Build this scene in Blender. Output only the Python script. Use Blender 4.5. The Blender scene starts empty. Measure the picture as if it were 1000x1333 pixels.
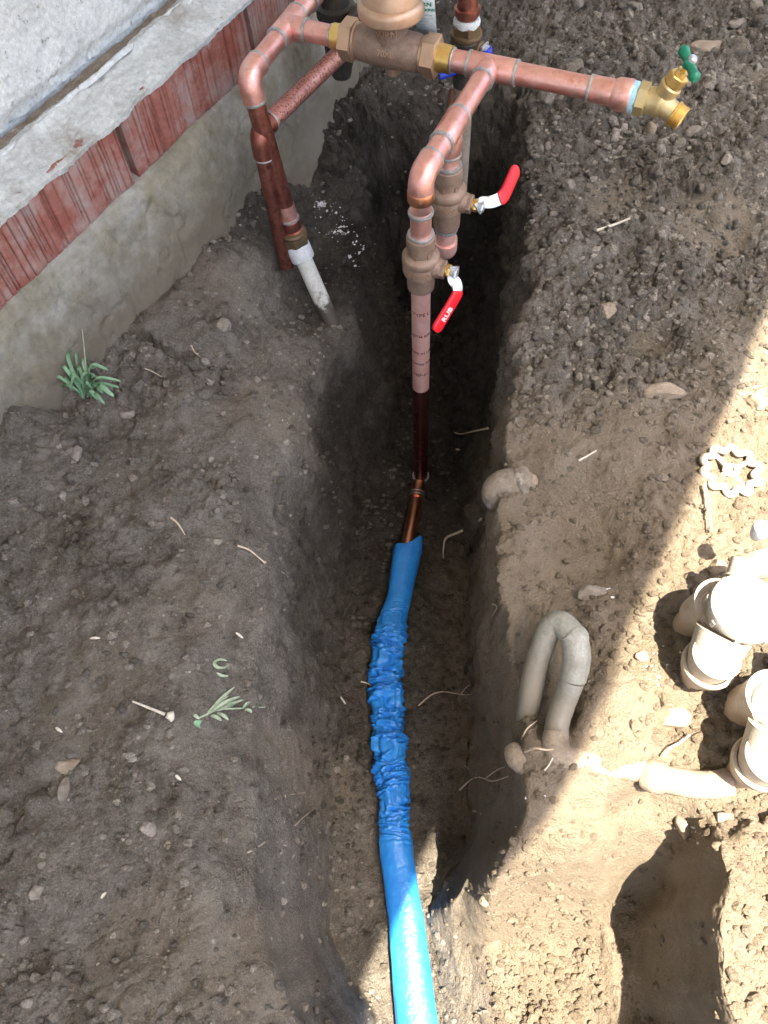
import bpy, math, random
import numpy as np
from math import radians, pi, sin, cos
random.seed(7)
RNG = np.random.RandomState(11)
S = bpy.context.scene
C = S.collection

# ------------------------------------------------------------------ camera
CAMH, F, CX, CY = 0.86, 963.0, 500.0, 666.5
_d = np.array([48.0, -533.5, -F]); _d /= np.linalg.norm(_d)
_Z = -_d; _f = np.array([0, 0, -1.0]); _Y = _f - _f.dot(_Z) * _Z; _Y /= np.linalg.norm(_Y); _X = np.cross(_Y, _Z)
ROT = np.array([_X, _Y, _Z])            # camera frame -> world
CAM = np.array([0, 0, CAMH])
from mathutils import Matrix, Vector
cd = bpy.data.cameras.new('camera'); cam = bpy.data.objects.new('camera', cd); C.objects.link(cam)
M4 = Matrix([list(ROT[0]) + [0], list(ROT[1]) + [0], list(ROT[2]) + [CAMH], [0, 0, 0, 1]])
cam.matrix_world = M4
cd.sensor_fit = 'VERTICAL'; cd.sensor_height = 36; cd.sensor_width = 27; cd.lens = 26.0
cd.clip_start = 0.01; cd.clip_end = 200
S.camera = cam

# ------------------------------------------------------------------ light
SUN = Vector((0.170, -0.245, 1.0)).normalized()     # towards the sun
w = bpy.data.worlds.new('World'); S.world = w; w.use_nodes = True
nt = w.node_tree; bg = nt.nodes['Background']
sky = nt.nodes.new('ShaderNodeTexSky'); sky.sky_type = 'NISHITA'; sky.sun_disc = False
sky.sun_elevation = math.asin(SUN.z); sky.sun_rotation = math.atan2(SUN.x, SUN.y)
sky.air_density = 1.0; sky.dust_density = 6.0; sky.ozone_density = 0.3
nt.links.new(sky.outputs[0], bg.inputs[0]); bg.inputs[1].default_value = 0.105
ld = bpy.data.lights.new('sun', 'SUN'); ld.energy = 5.0; ld.angle = radians(0.53); ld.color = (1.0, 0.87, 0.68)
lo = bpy.data.objects.new('sun', ld); C.objects.link(lo); lo.rotation_euler = SUN.to_track_quat('Z', 'Y').to_euler()
vs = S.view_settings; vs.view_transform = 'Standard'; vs.look = 'None'; vs.gamma = 1; vs.use_curve_mapping = False
vs.exposure = 2.5
S.cycles.max_bounces = 6; S.cycles.diffuse_bounces = 4; S.cycles.caustics_reflective = False

# ------------------------------------------------------------------ helpers
def V3(*a): return np.array(a, float)
def ray(px, py): return ROT @ np.array([px - CX, CY - py, -F])
def P(px, py, z):
    r = ray(px, py); return CAM + (z - CAMH) / r[2] * r
def proj(p):
    c = ROT.T @ (np.asarray(p, float) - CAM); return (CX + F * c[0] / -c[2], CY - F * c[1] / -c[2])
def zpy(xy, py):
    lo_, hi = -0.6, 0.7
    for _ in range(40):
        m = (lo_ + hi) / 2
        if proj((xy[0], xy[1], m))[1] > py: lo_ = m
        else: hi = m
    return m
def unit(v): v = np.asarray(v, float); return v / np.linalg.norm(v)

def hash3(i, j, k, s):
    h = (i.astype(np.int64) * 73856093) ^ (j.astype(np.int64) * 19349663) ^ (k.astype(np.int64) * 83492791) ^ (s * 2654435761)
    h = (h ^ (h >> 13)) * 1274126177; h = h & 0x7fffffff; h = (h ^ (h >> 16)) * 668265263; h = h & 0x7fffffff
    return ((h >> 7) & 0xffff) / 65535.0
def vnoise(p, f, s=0):
    q = p * f; i = np.floor(q); t = q - i; t = t * t * (3 - 2 * t); i = i.astype(np.int64)
    r = 0
    for a in (0, 1):
        for b in (0, 1):
            for c in (0, 1):
                wgt = (t[:, 0] if a else 1 - t[:, 0]) * (t[:, 1] if b else 1 - t[:, 1]) * (t[:, 2] if c else 1 - t[:, 2])
                r = r + wgt * hash3(i[:, 0] + a, i[:, 1] + b, i[:, 2] + c, s)
    return r * 2 - 1
def fbm(p, f, o=4, s=0, g=0.5):
    r = 0; a = 1; n = 0
    for k in range(o):
        r = r + a * vnoise(p + k * 3.7, f, s + k); n += a; a *= g; f *= 2.07
    return r / n
def bumps(p, f, s=0):
    """rounded lumps: height of randomly sized balls, one to a cell"""
    q = p * f; i = np.floor(q).astype(np.int64); best = np.zeros(len(p))
    for a in (-1, 0, 1):
        for b in (-1, 0, 1):
            for c in (-1, 0, 1):
                ii = i + np.array([a, b, c])
                cx = ii[:, 0] + hash3(ii[:, 0], ii[:, 1], ii[:, 2], s); cy = ii[:, 1] + hash3(ii[:, 0], ii[:, 1], ii[:, 2], s + 1)
                cz = ii[:, 2] + hash3(ii[:, 0], ii[:, 1], ii[:, 2], s + 2); rr = 0.25 + 0.55 * hash3(ii[:, 0], ii[:, 1], ii[:, 2], s + 3)
                d2 = (q[:, 0] - cx) ** 2 + (q[:, 1] - cy) ** 2 + (q[:, 2] - cz) ** 2
                best = np.maximum(best, np.sqrt(np.maximum(rr * rr - d2, 0)))
    return best
def sstep(a, b, x):
    t = np.clip((x - a) / (b - a), 0, 1); return t * t * (3 - 2 * t)

def mesh_np(name, v, f, smooth=True, attrs=None):
    v = np.asarray(v, np.float32); f = np.asarray(f, np.int32)
    me = bpy.data.meshes.new(name); n = f.shape[1]
    me.vertices.add(len(v)); me.vertices.foreach_set('co', v.ravel())
    me.loops.add(f.size); me.loops.foreach_set('vertex_index', f.ravel())
    me.polygons.add(len(f)); me.polygons.foreach_set('loop_start', np.arange(0, f.size, n, dtype=np.int32))
    me.polygons.foreach_set('use_smooth', np.full(len(f), smooth, dtype=bool))
    me.update(calc_edges=True)
    for k, a in (attrs or {}).items():
        at = me.attributes.new(k, 'FLOAT', 'POINT'); at.data.foreach_set('value', np.asarray(a, np.float32))
    return me
def link(name, me, m, parent=None, kind=None, label=None, cat=None, group=None):
    o = bpy.data.objects.new(name, me); C.objects.link(o)
    if m is not None and me is not None and not me.materials: me.materials.append(m)
    if parent is not None: o.parent = parent
    if kind: o['kind'] = kind
    if label: o['label'] = label
    if cat: o['category'] = cat
    if group: o['group'] = group
    return o
def thing(name, label, cat, group=None):
    return link(name, None, None, label=label, cat=cat, group=group)
def grid_faces(r, c, wrap=False):
    a = np.arange(r * c).reshape(r, c)
    if wrap: a = np.hstack([a, a[:, :1]])
    return np.stack([a[:-1, :-1], a[:-1, 1:], a[1:, 1:], a[1:, :-1]], -1).reshape(-1, 4)

class MB:
    def __init__(s): s.v = []; s.f = []; s.n = 0
    def add(s, v, f):
        s.v.append(np.asarray(v, float)); s.f += [tuple(int(i) + s.n for i in q) for q in f]; s.n += len(v); return s
    def box(s, c, ax, ay, az, hx, hy, hz, bev=0):
        c, ax, ay, az = map(lambda q: np.asarray(q, float), (c, ax, ay, az)); vs_ = []
        for sx in (-1, 1):
            for sy in (-1, 1):
                for sz in (-1, 1): vs_.append(c + ax * hx * sx + ay * hy * sy + az * hz * sz)
        return s.add(vs_, [(0, 1, 3, 2), (4, 6, 7, 5), (0, 4, 5, 1), (2, 3, 7, 6), (0, 2, 6, 4), (1, 5, 7, 3)])
    def lathe(s, o, ax, prof, seg=32, cap=True, sx=1.0, ref=None):
        o = np.asarray(o, float); ax = unit(ax); r = np.array([0, 0, 1.0]) if abs(ax[2]) < .9 else np.array([1.0, 0, 0])
        if ref is not None: r = np.asarray(ref, float)
        a = unit(np.cross(ax, r)); b = np.cross(ax, a); vs_ = []
        for (t, rad) in prof:
            for k in range(seg):
                th = 2 * pi * k / seg; vs_.append(o + ax * t + (a * cos(th) * sx + b * sin(th)) * rad)
        f = [tuple(q) for q in grid_faces(len(prof), seg, True)]
        if cap: f += [tuple(range(seg)), tuple(range(len(prof) * seg - 1, (len(prof) - 1) * seg - 1, -1))]
        return s.add(vs_, f)
    def hexn(s, o, ax, t0, t1, r, ch=0.0012, n=6, ref=None):
        return s.lathe(o, ax, [(t0, r * .90), (t0 + ch, r), (t1 - ch, r), (t1, r * .90)], n, ref=ref)
    def tube(s, pts, rad, seg=24, sub=8, cap=True, flat=None, bump=0, cr=True):
        pts = [np.asarray(q, float) for q in pts]
        rad = [rad] * len(pts) if np.isscalar(rad) else list(rad)
        if cr and len(pts) > 2 and sub > 1:
            q = []; rr = []
            for i in range(len(pts) - 1):
                p0 = pts[max(i - 1, 0)]; p1 = pts[i]; p2 = pts[i + 1]; p3 = pts[min(i + 2, len(pts) - 1)]
                for k in range(sub):
                    t = k / sub
                    q.append(.5 * ((2 * p1) + (-p0 + p2) * t + (2 * p0 - 5 * p1 + 4 * p2 - p3) * t * t + (-p0 + 3 * p1 - 3 * p2 + p3) * t ** 3)); rr.append(rad[i] * (1 - t) + rad[i + 1] * t)
            q.append(pts[-1]); rr.append(rad[-1]); pts, rad = q, rr
        n = len(pts); T = [unit(pts[min(i + 1, n - 1)] - pts[max(i - 1, 0)]) for i in range(n)]
        a = unit(np.cross(T[0], [0, 0, 1.0] if abs(T[0][2]) < .9 else [1.0, 0, 0])); vs_ = []
        for i in range(n):
            a = unit(a - a.dot(T[i]) * T[i]); b = np.cross(T[i], a)
            for k in range(seg):
                th = 2 * pi * k / seg
                r_ = rad[i] * (1 + (bump * (random.random() - .5) if bump else 0))
                vs_.append(pts[i] + (a * cos(th) + b * sin(th)) * r_)
        f = [tuple(q) for q in grid_faces(n, seg, True)]
        if cap: f += [tuple(range(seg)), tuple(range(n * seg - 1, (n - 1) * seg - 1, -1))]
        return s.add(vs_, f)
    def mesh(s, name, smooth=35):
        me = bpy.data.meshes.new(name); me.from_pydata(np.vstack(s.v).tolist(), [], s.f); me.update()
        if smooth:
            me.polygons.foreach_set('use_smooth', np.ones(len(me.polygons), bool))
            try: me.set_sharp_from_angle(angle=radians(smooth))
            except Exception: pass
        return me
    def build(s, name, m, parent=None, smooth=35, **k): return link(name, s.mesh(name, smooth), m, parent, **k)

# ------------------------------------------------------------------ materials
def mat(name): m = bpy.data.materials.new(name); m.use_nodes = True; return m, m.node_tree, m.node_tree.nodes['Principled BSDF']
def N(nt, t, **k):
    n = nt.nodes.new(t)
    for a, b in k.items(): setattr(n, a, b)
    return n
def noise(nt, scale, detail=5, rough=.6, coord=None, dist=0):
    n = N(nt, 'ShaderNodeTexNoise'); n.inputs['Scale'].default_value = scale; n.inputs['Detail'].default_value = detail
    n.inputs['Roughness'].default_value = rough; n.inputs['Distortion'].default_value = dist
    if coord is None: coord = N(nt, 'ShaderNodeNewGeometry').outputs['Position']
    nt.links.new(coord, n.inputs['Vector']); return n.outputs['Fac']
def ramp(nt, fac, stops):
    r = N(nt, 'ShaderNodeValToRGB'); e = r.color_ramp.elements
    while len(e) < len(stops): e.new(.5)
    for q, (p, c) in zip(e, stops): q.position = p; q.color = (*c, 1) if len(c) == 3 else c
    nt.links.new(fac, r.inputs[0]); return r.outputs[0]
def mix(nt, fac, a, b, mode='MIX'):
    m = N(nt, 'ShaderNodeMix', data_type='RGBA', blend_type=mode)
    for s_, v in ((m.inputs[0], fac), (m.inputs[6], a), (m.inputs[7], b)):
        if isinstance(v, (int, float)): s_.default_value = v
        elif isinstance(v, tuple): s_.default_value = (*v, 1)
        else: nt.links.new(v, s_)
    return m.outputs[2]
def math_(nt, op, a, b=0.0, clamp=False):
    m = N(nt, 'ShaderNodeMath', operation=op, use_clamp=clamp)
    for s_, v in ((m.inputs[0], a), (m.inputs[1], b)):
        if isinstance(v, (int, float)): s_.default_value = v
        else: nt.links.new(v, s_)
    return m.outputs[0]
def bump(nt, h, bsdf, dist=.001, st=1.0):
    b = N(nt, 'ShaderNodeBump'); b.inputs['Distance'].default_value = dist; b.inputs['Strength'].default_value = st
    nt.links.new(h, b.inputs['Height']); nt.links.new(b.outputs[0], bsdf.inputs['Normal'])
def attr(nt, name): return N(nt, 'ShaderNodeAttribute', attribute_name=name).outputs['Fac']
def setp(b, **k):
    for a, v in k.items(): b.inputs[a.replace('_', ' ')].default_value = v

def soil_mat(name, crumb=False):
    m, nt, b = mat(name)
    big = noise(nt, 9, 6, .65); mid = noise(nt, 60, 5, .7); fine = noise(nt, 600, 4, .7)
    col = ramp(nt, big, [(.30, (.150, .134, .111)), (.50, (.220, .200, .170)), (.72, (.30, .278, .243))])
    col = mix(nt, ramp(nt, mid, [(.35, (0, 0, 0)), (.75, (1, 1, 1))]), col, mix(nt, .5, col, (.285, .258, .215)))
    f2 = ramp(nt, fine, [(.25, (.42, .42, .42)), (.55, (1.0, 1.0, 1.0)), (.8, (1.7, 1.66, 1.6))])
    col = mix(nt, 1.0, col, f2, 'MULTIPLY')
    f3 = ramp(nt, noise(nt, 210, 5, .75), [(.3, (.62, .61, .60)), (.55, (1.0, 1.0, 1.0)), (.75, (1.35, 1.34, 1.32))]); col = mix(nt, 1.0, col, f3, 'MULTIPLY')
    big2 = noise(nt, 22, 5, .7); col = mix(nt, math_(nt, 'MULTIPLY', ramp(nt, big2, [(.48, (0, 0, 0)), (.66, (1, 1, 1))]), .5), col, (.345, .325, .292))
    big3 = noise(nt, 15, 6, .75, dist=.6); col = mix(nt, math_(nt, 'MULTIPLY', ramp(nt, big3, [(.52, (0, 0, 0)), (.64, (1, 1, 1))]), .55), col, (.070, .058, .048))
    # pale grit
    v = N(nt, 'ShaderNodeTexVoronoi'); v.inputs['Scale'].default_value = 240
    nt.links.new(N(nt, 'ShaderNodeNewGeometry').outputs['Position'], v.inputs['Vector'])
    grit = math_(nt, 'MULTIPLY', math_(nt, 'LESS_THAN', v.outputs['Distance'], .22), math_(nt, 'GREATER_THAN', N(nt, 'ShaderNodeSeparateColor').outputs[0] if False else noise(nt, 300, 2, .5), .60))
    col = mix(nt, math_(nt, 'MULTIPLY', grit, .55), col, (.34, .31, .27))
    if crumb:
        t = attr(nt, 'tone'); sc_ = N(nt, 'ShaderNodeCombineColor')
        for i in range(3): nt.links.new(t, sc_.inputs[i])
        g_ = N(nt, 'ShaderNodeNewGeometry'); sx_ = N(nt, 'ShaderNodeSeparateXYZ'); nt.links.new(g_.outputs['Position'], sx_.inputs[0])
        ma = N(nt, 'ShaderNodeMapRange'); nt.links.new(sx_.outputs[0], ma.inputs[0]); mb_ = N(nt, 'ShaderNodeMapRange'); nt.links.new(sx_.outputs[1], mb_.inputs[0])
        ma.inputs[1].default_value = .02; ma.inputs[2].default_value = .14; mb_.inputs[1].default_value = .80; mb_.inputs[2].default_value = .40
        sd = math_(nt, 'MULTIPLY', ma.outputs[0], mb_.outputs[0]); col = mix(nt, sd, col, mix(nt, .6, col, (.31, .25, .18)))
        col = mix(nt, 1.0, col, mix(nt, math_(nt, 'MULTIPLY', sd, .75), sc_.outputs[0], (.72, .72, .72)), 'MULTIPLY')
    else:
        damp_shade = attr(nt, 'damp_shade'); col = mix(nt, damp_shade, col, mix(nt, 1.0, col, (.25, .245, .24), 'MULTIPLY'))
        sand = attr(nt, 'sand'); col = mix(nt, sand, col, mix(nt, .6, col, (.31, .25, .18)))
    nt.links.new(col, b.inputs['Base Color']); setp(b, Roughness=.95); b.inputs['Specular IOR Level'].default_value = .15
    vg = N(nt, 'ShaderNodeTexVoronoi'); vg.inputs['Scale'].default_value = 330
    nt.links.new(N(nt, 'ShaderNodeNewGeometry').outputs['Position'], vg.inputs['Vector'])
    h = math_(nt, 'ADD', math_(nt, 'MULTIPLY', noise(nt, 230, 6, .78), 1.3), math_(nt, 'MULTIPLY', noise(nt, 900, 3, .7), .45))
    h = math_(nt, 'SUBTRACT', h, math_(nt, 'MULTIPLY', vg.outputs['Distance'], .45))
    bump(nt, h, b, .0052, 1.0); return m
SOIL = soil_mat('soil'); CRUMB = soil_mat('soil_crumb', True)

def rough_mat(name, stops, scale=30, bs=200, bd=.001, rough=.9, spec=.2, extra=None, metal=0, stretch=None):
    m, nt, b = mat(name); pos = N(nt, 'ShaderNodeNewGeometry').outputs['Position']
    col = ramp(nt, noise(nt, scale, 6, .65), stops)
    col = mix(nt, 1.0, col, ramp(nt, noise(nt, scale * 9, 4, .7), [(.3, (.78, .78, .78)), (.7, (1.18, 1.18, 1.18))]), 'MULTIPLY')
    if extra: col = extra(nt, col)
    nt.links.new(col, b.inputs['Base Color']); setp(b, Roughness=rough, Metallic=metal); b.inputs['Specular IOR Level'].default_value = spec
    if bd: bump(nt, noise(nt, bs, 5, .65), b, bd)
    return m
def spots(c, scale, lo_, hi, amt=1.0, det=5):
    def f(nt, col): return mix(nt, math_(nt, 'MULTIPLY', ramp(nt, noise(nt, scale, det, .7), [(lo_, (0, 0, 0)), (hi, (1, 1, 1))]), amt), col, c)
    return f
def chain(*fs):
    def f(nt, col):
        for g in fs: col = g(nt, col)
        return col
    return f
def lowdirt(c, z0, z1, amt=.95):
    """soil stuck to the lower part of a buried thing, with a ragged edge"""
    def f(nt, col):
        s_ = N(nt, 'ShaderNodeSeparateXYZ'); nt.links.new(N(nt, 'ShaderNodeNewGeometry').outputs['Position'], s_.inputs[0])
        z = math_(nt, 'ADD', s_.outputs[2], math_(nt, 'MULTIPLY', math_(nt, 'SUBTRACT', noise(nt, 45, 5, .7), .5), .11))
        mr = N(nt, 'ShaderNodeMapRange'); nt.links.new(z, mr.inputs[0])
        for i, v in ((1, z0), (2, z1), (3, amt), (4, 0.0)): mr.inputs[i].default_value = v
        return mix(nt, mr.outputs[0], col, c)
    return f

def metal_mat(name, stops, scale, rl, rh, spot=None, bd=.0002, bs=400, metal=1.0):
    m, nt, b = mat(name); col = ramp(nt, noise(nt, scale, 6, .7), stops)
    fac = noise(nt, scale * 2.3, 5, .7)
    r = N(nt, 'ShaderNodeMapRange'); nt.links.new(fac, r.inputs[0])
    for i, v in ((1, .3), (2, .7), (3, rl), (4, rh)): r.inputs[i].default_value = v
    if spot: col = spot(nt, col)
    nt.links.new(col, b.inputs['Base Color']); nt.links.new(r.outputs[0], b.inputs['Roughness']); setp(b, Metallic=metal)
    if bd: bump(nt, noise(nt, bs, 4, .6), b, bd)
    return m
COPPER = metal_mat('copper', [(.25, (.64, .31, .26)), (.5, (.79, .44, .39)), (.75, (.88, .62, .58))], 34, .30, .56, spots((.42, .18, .13), 75, .56, .76, .55), .0005, 160, metal=.9)
COPPER_SCUFF = metal_mat('scuffed_copper', [(.25, (.74, .38, .32)), (.6, (.88, .56, .51)), (.8, (.80, .62, .60))], 45, .42, .6, spots((.55, .26, .2), 80, .6, .8, .6), metal=.7)
COPPER_DARK = metal_mat('tarnished_copper', [(.3, (.20, .072, .055)), (.55, (.36, .14, .11)), (.8, (.58, .29, .24))], 26, .25, .45, spots((.06, .026, .020), 70, .48, .70, .75), metal=.85)
COPPER_BROWN = metal_mat('dark_brown_copper', [(.3, (.075, .022, .018)), (.7, (.16, .055, .045))], 40, .15, .3, spots((.03, .012, .01), 90, .5, .7, .7), metal=.8)
COPPER_MOTTLE = metal_mat('speckled_copper', [(.3, (.50, .23, .20)), (.7, (.72, .40, .36))], 40, .35, .55, spots((.11, .05, .042), 230, .50, .60, .8), metal=.8)
COPPER_CLEAN = metal_mat('clean_copper', [(.3, (.72, .33, .20)), (.7, (.86, .45, .30))], 30, .25, .4)
SOLDER = metal_mat('solder', [(.3, (.30, .31, .32)), (.7, (.55, .56, .58))], 120, .4, .6, spots((.35, .25, .2), 200, .55, .7, .5), .0006, 500, .8)
BRONZE = metal_mat('cast_bronze', [(.3, (.24, .165, .125)), (.7, (.38, .28, .22))], 60, .5, .68, spots((.14, .10, .08), 180, .55, .75, .6), .0007, 700, .55)
BRONZE_SMOOTH = metal_mat('machined_bronze', [(.3, (.46, .31, .215)), (.7, (.60, .42, .30))], 50, .36, .5, spots((.32, .22, .16), 150, .6, .75, .4), .0003, 500, .7)
BRASS = metal_mat('yellow_brass', [(.3, (.68, .45, .13)), (.7, (.85, .62, .25))], 50, .28, .42, metal=.9)
BRASS_MATT = metal_mat('matt_brass', [(.3, (.50, .40, .20)), (.7, (.62, .51, .28))], 50, .38, .5, metal=.7)
BRASS_OLD = metal_mat('old_brass', [(.3, (.10, .070, .042)), (.7, (.25, .18, .10))], 60, .45, .6, spots((.05, .045, .04), 120, .5, .7, .7), .0005, 400, .6)
STEEL = metal_mat('zinc_steel', [(.3, (.50, .54, .58)), (.7, (.68, .72, .76))], 60, .35, .5, metal=.8)
def plain(name, c, rough=.5, spec=.5, sp=None, bd=0, bs=200, scale=40, var=.15):
    return rough_mat(name, [(.3, tuple(x * (1 - var) for x in c)), (.7, tuple(min(1, x * (1 + var)) for x in c))], scale, bs, bd, rough, spec, sp)
RED = plain('red_vinyl', (.68, .012, .025), .32, .5)
BLUEGRIP = plain('blue_vinyl', (.02, .06, .55), .4, .5)
GREEN = plain('green_enamel', (.005, .20, .115), .35, .5)
WHITE_TAPE = plain('white_tape', (.62, .66, .68), .6, .3, bd=.0006, bs=300)
TAPE_BLUE = plain('pipe_dope', (.34, .60, .74), .6, .3, bd=.0006, bs=300)
WHITE_PLASTIC = plain('white_plastic', (.60, .63, .66), .5, .4, spots((.30, .27, .23), 40, .55, .75, .6))
PVC = rough_mat('weathered_pvc', [(.3, (.36, .35, .32)), (.7, (.52, .51, .47))], 35, 250, .0006, .62, .35, chain(spots((.22, .19, .15), 30, .52, .72, .75), spots((.16, .18, .13), 60, .6, .8, .5)))
PVC_VALVE = rough_mat('dusty_white_pvc', [(.3, (.36, .345, .31)), (.7, (.50, .485, .455))], 35, 250, .0004, .5, .4, chain(spots((.27, .22, .165), 22, .46, .68, .75), lowdirt((.36, .275, .19), .0, .10, .9)))
PVC_BURIED = rough_mat('soil_caked_pvc', [(.3, (.20, .165, .13)), (.7, (.33, .28, .225))], 35, 250, .0012, .9, .15, chain(spots((.13, .105, .085), 40, .5, .72, .7), spots((.44, .42, .39), 28, .62, .74, .6)))
PVC_STUB = rough_mat('grey_soiled_pvc', [(.3, (.17, .145, .115)), (.7, (.27, .24, .20))], 40, 200, .0016, .8, .2, chain(spots((.42, .41, .39), 32, .58, .68, .7), spots((.13, .105, .085), 55, .5, .7, .8)))
PVC_LOOP = rough_mat('green_grey_pvc', [(.3, (.20, .21, .18)), (.55, (.30, .31, .28)), (.75, (.38, .40, .40))], 30, 250, .0005, .55, .35, chain(spots((.10, .12, .09), 45, .55, .75, .7), lowdirt((.185, .165, .135), .0, .055, .9)))
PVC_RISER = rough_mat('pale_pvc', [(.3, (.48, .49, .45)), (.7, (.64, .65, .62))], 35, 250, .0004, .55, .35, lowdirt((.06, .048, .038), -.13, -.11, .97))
def sleeve_mat():
    m, nt, b = mat('blue_polythene')
    col = ramp(nt, noise(nt, 30, 4, .6), [(.3, (.016, .20, .68)), (.7, (.035, .29, .82))])
    d = ramp(nt, noise(nt, 55, 5, .75), [(.63, (0, 0, 0)), (.69, (1, 1, 1))]); dirt = math_(nt, 'MULTIPLY', d, attr(nt, 'dirt'))
    col = mix(nt, dirt, col, (.035, .03, .026))
    nt.links.new(col, b.inputs['Base Color']); b.inputs['Specular IOR Level'].default_value = .5
    rr = N(nt, 'ShaderNodeMapRange'); nt.links.new(dirt, rr.inputs[0])
    rr.inputs[3].default_value = .38; rr.inputs[4].default_value = .9; nt.links.new(rr.outputs[0], b.inputs['Roughness'])
    setp(b, Coat_Weight=.1, Coat_Roughness=.2)
    bump(nt, noise(nt, 120, 3, .5), b, .0012); return m
SLEEVE = sleeve_mat()
STUCCO = rough_mat('painted_stucco', [(.3, (.62, .665, .67)), (.7, (.76, .80, .80))], 18, 300, .0025, .88, .15, spots((.20, .18, .15), 85, .62, .68, .8))
LEDGE = rough_mat('limewashed_cement', [(.3, (.46, .48, .47)), (.6, (.60, .63, .62))], 14, 380, .0018, .9, .2, chain(spots((.25, .215, .17), 9, .50, .68, .75), spots((.14, .12, .10), 60, .64, .74, .6)))
FOOTING = rough_mat('footing_concrete', [(.25, (.18, .165, .12)), (.5, (.28, .265, .21)), (.75, (.38, .385, .37))], 7, 420, .0016, .92, .15,
                    chain(spots((.50, .51, .50), 5, .50, .66, .6), spots((.25, .22, .13), 11, .58, .72, .6), spots((.10, .09, .075), 22, .66, .76, .6), spots((.33, .13, .11), 25, .72, .80, .5), spots((.13, .115, .09), 16, .56, .72, .6), lowdirt((.14, .12, .09), .03, .13, .85)))
BRICKM = rough_mat('red_grooved_clay', [(.3, (.25, .085, .066)), (.55, (.32, .145, .12)), (.75, (.34, .24, .225))], 16, 240, .0008, .85, .2,
                   chain(spots((.36, .32, .31), 8, .45, .62, .7), spots((.55, .55, .54), 60, .72, .78, .7)))
MORTAR = rough_mat('dark_mortar', [(.3, (.09, .075, .06)), (.7, (.18, .15, .12))], 40, 160, .003, .95, .1)
BROWNCOAT = rough_mat('brown_undercoat', [(.3, (.19, .155, .115)), (.7, (.32, .28, .23))], 40, 160, .003, .95, .1, spots((.5, .52, .5), 40, .6, .7, .7))
WOOD = rough_mat('painted_boards', [(.3, (.55, .53, .49)), (.7, (.66, .64, .60))], 10, 80, .0004, .6, .3)
STONE = rough_mat('tan_stone', [(.3, (.20, .165, .125)), (.7, (.34, .285, .22))], 45, 260, .0012, .9, .2)
PALESTONE = rough_mat('pale_stone', [(.3, (.20, .18, .155)), (.7, (.36, .33, .29))], 60, 320, .0022, .92, .15, spots((.13, .11, .09), 45, .45, .65, .8))
ROOT = rough_mat('root_bark', [(.3, (.42, .33, .24)), (.7, (.62, .52, .41))], 120, 400, .0003, .85, .2)
STRAW = rough_mat('dry_stalk', [(.3, (.50, .46, .38)), (.7, (.66, .62, .54))], 120, 400, .0002, .7, .3)
LEAF = rough_mat('grey_green_leaf', [(.3, (.12, .26, .14)), (.7, (.25, .42, .26))], 90, 300, .0002, .55, .35)
LEAF_DRY = rough_mat('wilted_leaf', [(.3, (.24, .32, .21)), (.7, (.42, .49, .37))], 110, 300, .0003, .7, .3)
LIME = rough_mat('white_flake', [(.3, (.48, .49, .50)), (.7, (.68, .70, .72))], 120, 400, .0004, .8, .2)
INK = plain('faded_ink', (.18, .06, .06), .7, .2); GREENINK = plain('green_ink', (.03, .25, .16), .6, .2); GREYINK = plain('grey_ink', (.22, .30, .34), .6, .2)
WHITEINK = plain('white_ink', (.75, .70, .70), .5, .3); PAPER = plain('tag_paper', (.62, .70, .72), .5, .3)
DARKMETAL = metal_mat('blackened_valve', [(.3, (.035, .035, .032)), (.7, (.09, .085, .075))], 50, .4, .6, spots((.16, .14, .10), 90, .6, .75, .6), .0006, 400, .5)

# ------------------------------------------------------------------ terrain
FLOOR = -0.485
def rail(pts, lo_, hi):
    w_ = [np.asarray(lo_, float)] + sorted([P(*q) for q in pts], key=lambda q: q[1]) + [np.asarray(hi, float)]
    return np.array([[q[1], q[0], q[2]] for q in w_])
LR = rail([(400, 1400, -.01), (362, 1320, -.005), (332, 1180, 0), (312, 1060, 0), (322, 900, 0), (340, 760, -.005), (350, 620, -.01), (388, 500, -.04), (412, 440, -.08)], (-.15, -1.2, 0), (-.022, .98, -.145))
LR = np.vstack([LR, [[1.12, -.01, -.15], [1.25, .01, -.15], [1.45, .05, -.08], [3, .1, 0]]])
LF = rail([(415, 1333, FLOOR), (410, 1200, FLOOR), (404, 1000, FLOOR), (400, 780, FLOOR), (418, 620, FLOOR), (448, 500, FLOOR)], (-.15, -1.2, FLOOR), (-.01, 1.08, FLOOR))
LF = np.vstack([LF, [[1.25, .03, FLOOR], [1.6, .08, FLOOR], [3, .1, FLOOR]]])
RF = rail([(602, 640, FLOOR), (612, 740, FLOOR), (612, 900, FLOOR), (606, 1000, FLOOR), (600, 1100, FLOOR), (580, 1200, FLOOR)], (.02, -1.2, FLOOR), (.16, 1.0, FLOOR))
RF = np.vstack([RF, [[1.3, .20, FLOOR], [3, .25, FLOOR]]])
RR = rail([(640, 560, -.02), (636, 625, -.04), (638, 700, -.05), (644, 780, -.045), (652, 850, -.04), (664, 930, -.03), (662, 1000, -.015), (655, 1060, -.02), (642, 1130, -.07), (630, 1180, -.18), (632, 1230, -.31)], (.14, -1.2, -.36), (.24, .82, -.01))
RR = np.vstack([RR, [[.95, .27, 0], [1.2, .32, 0], [1.4, .36, .01], [3, .5, .02]]])
def ri(r, y, c): return np.interp(y, r[:, 0], r[:, c])
GA = []
GX = [(712, 862, -.02, .022, .014, .035), (775, 900, -.02, .014, .03, .03), (700, 965, -.03, .010, .02, .02), (720, 625, -.03, .022, .035, .03), (662, 655, -.05, .012, .02, .012), (665, 608, -.04, .014, .02, .012), (690, 660, -.04, -.02, .03, .02), (870, 1020, -.01, -.02, .04, .02)]   # gaussian mounds and hollows: pixel, z guess, amplitude, sigma x, sigma y
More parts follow.
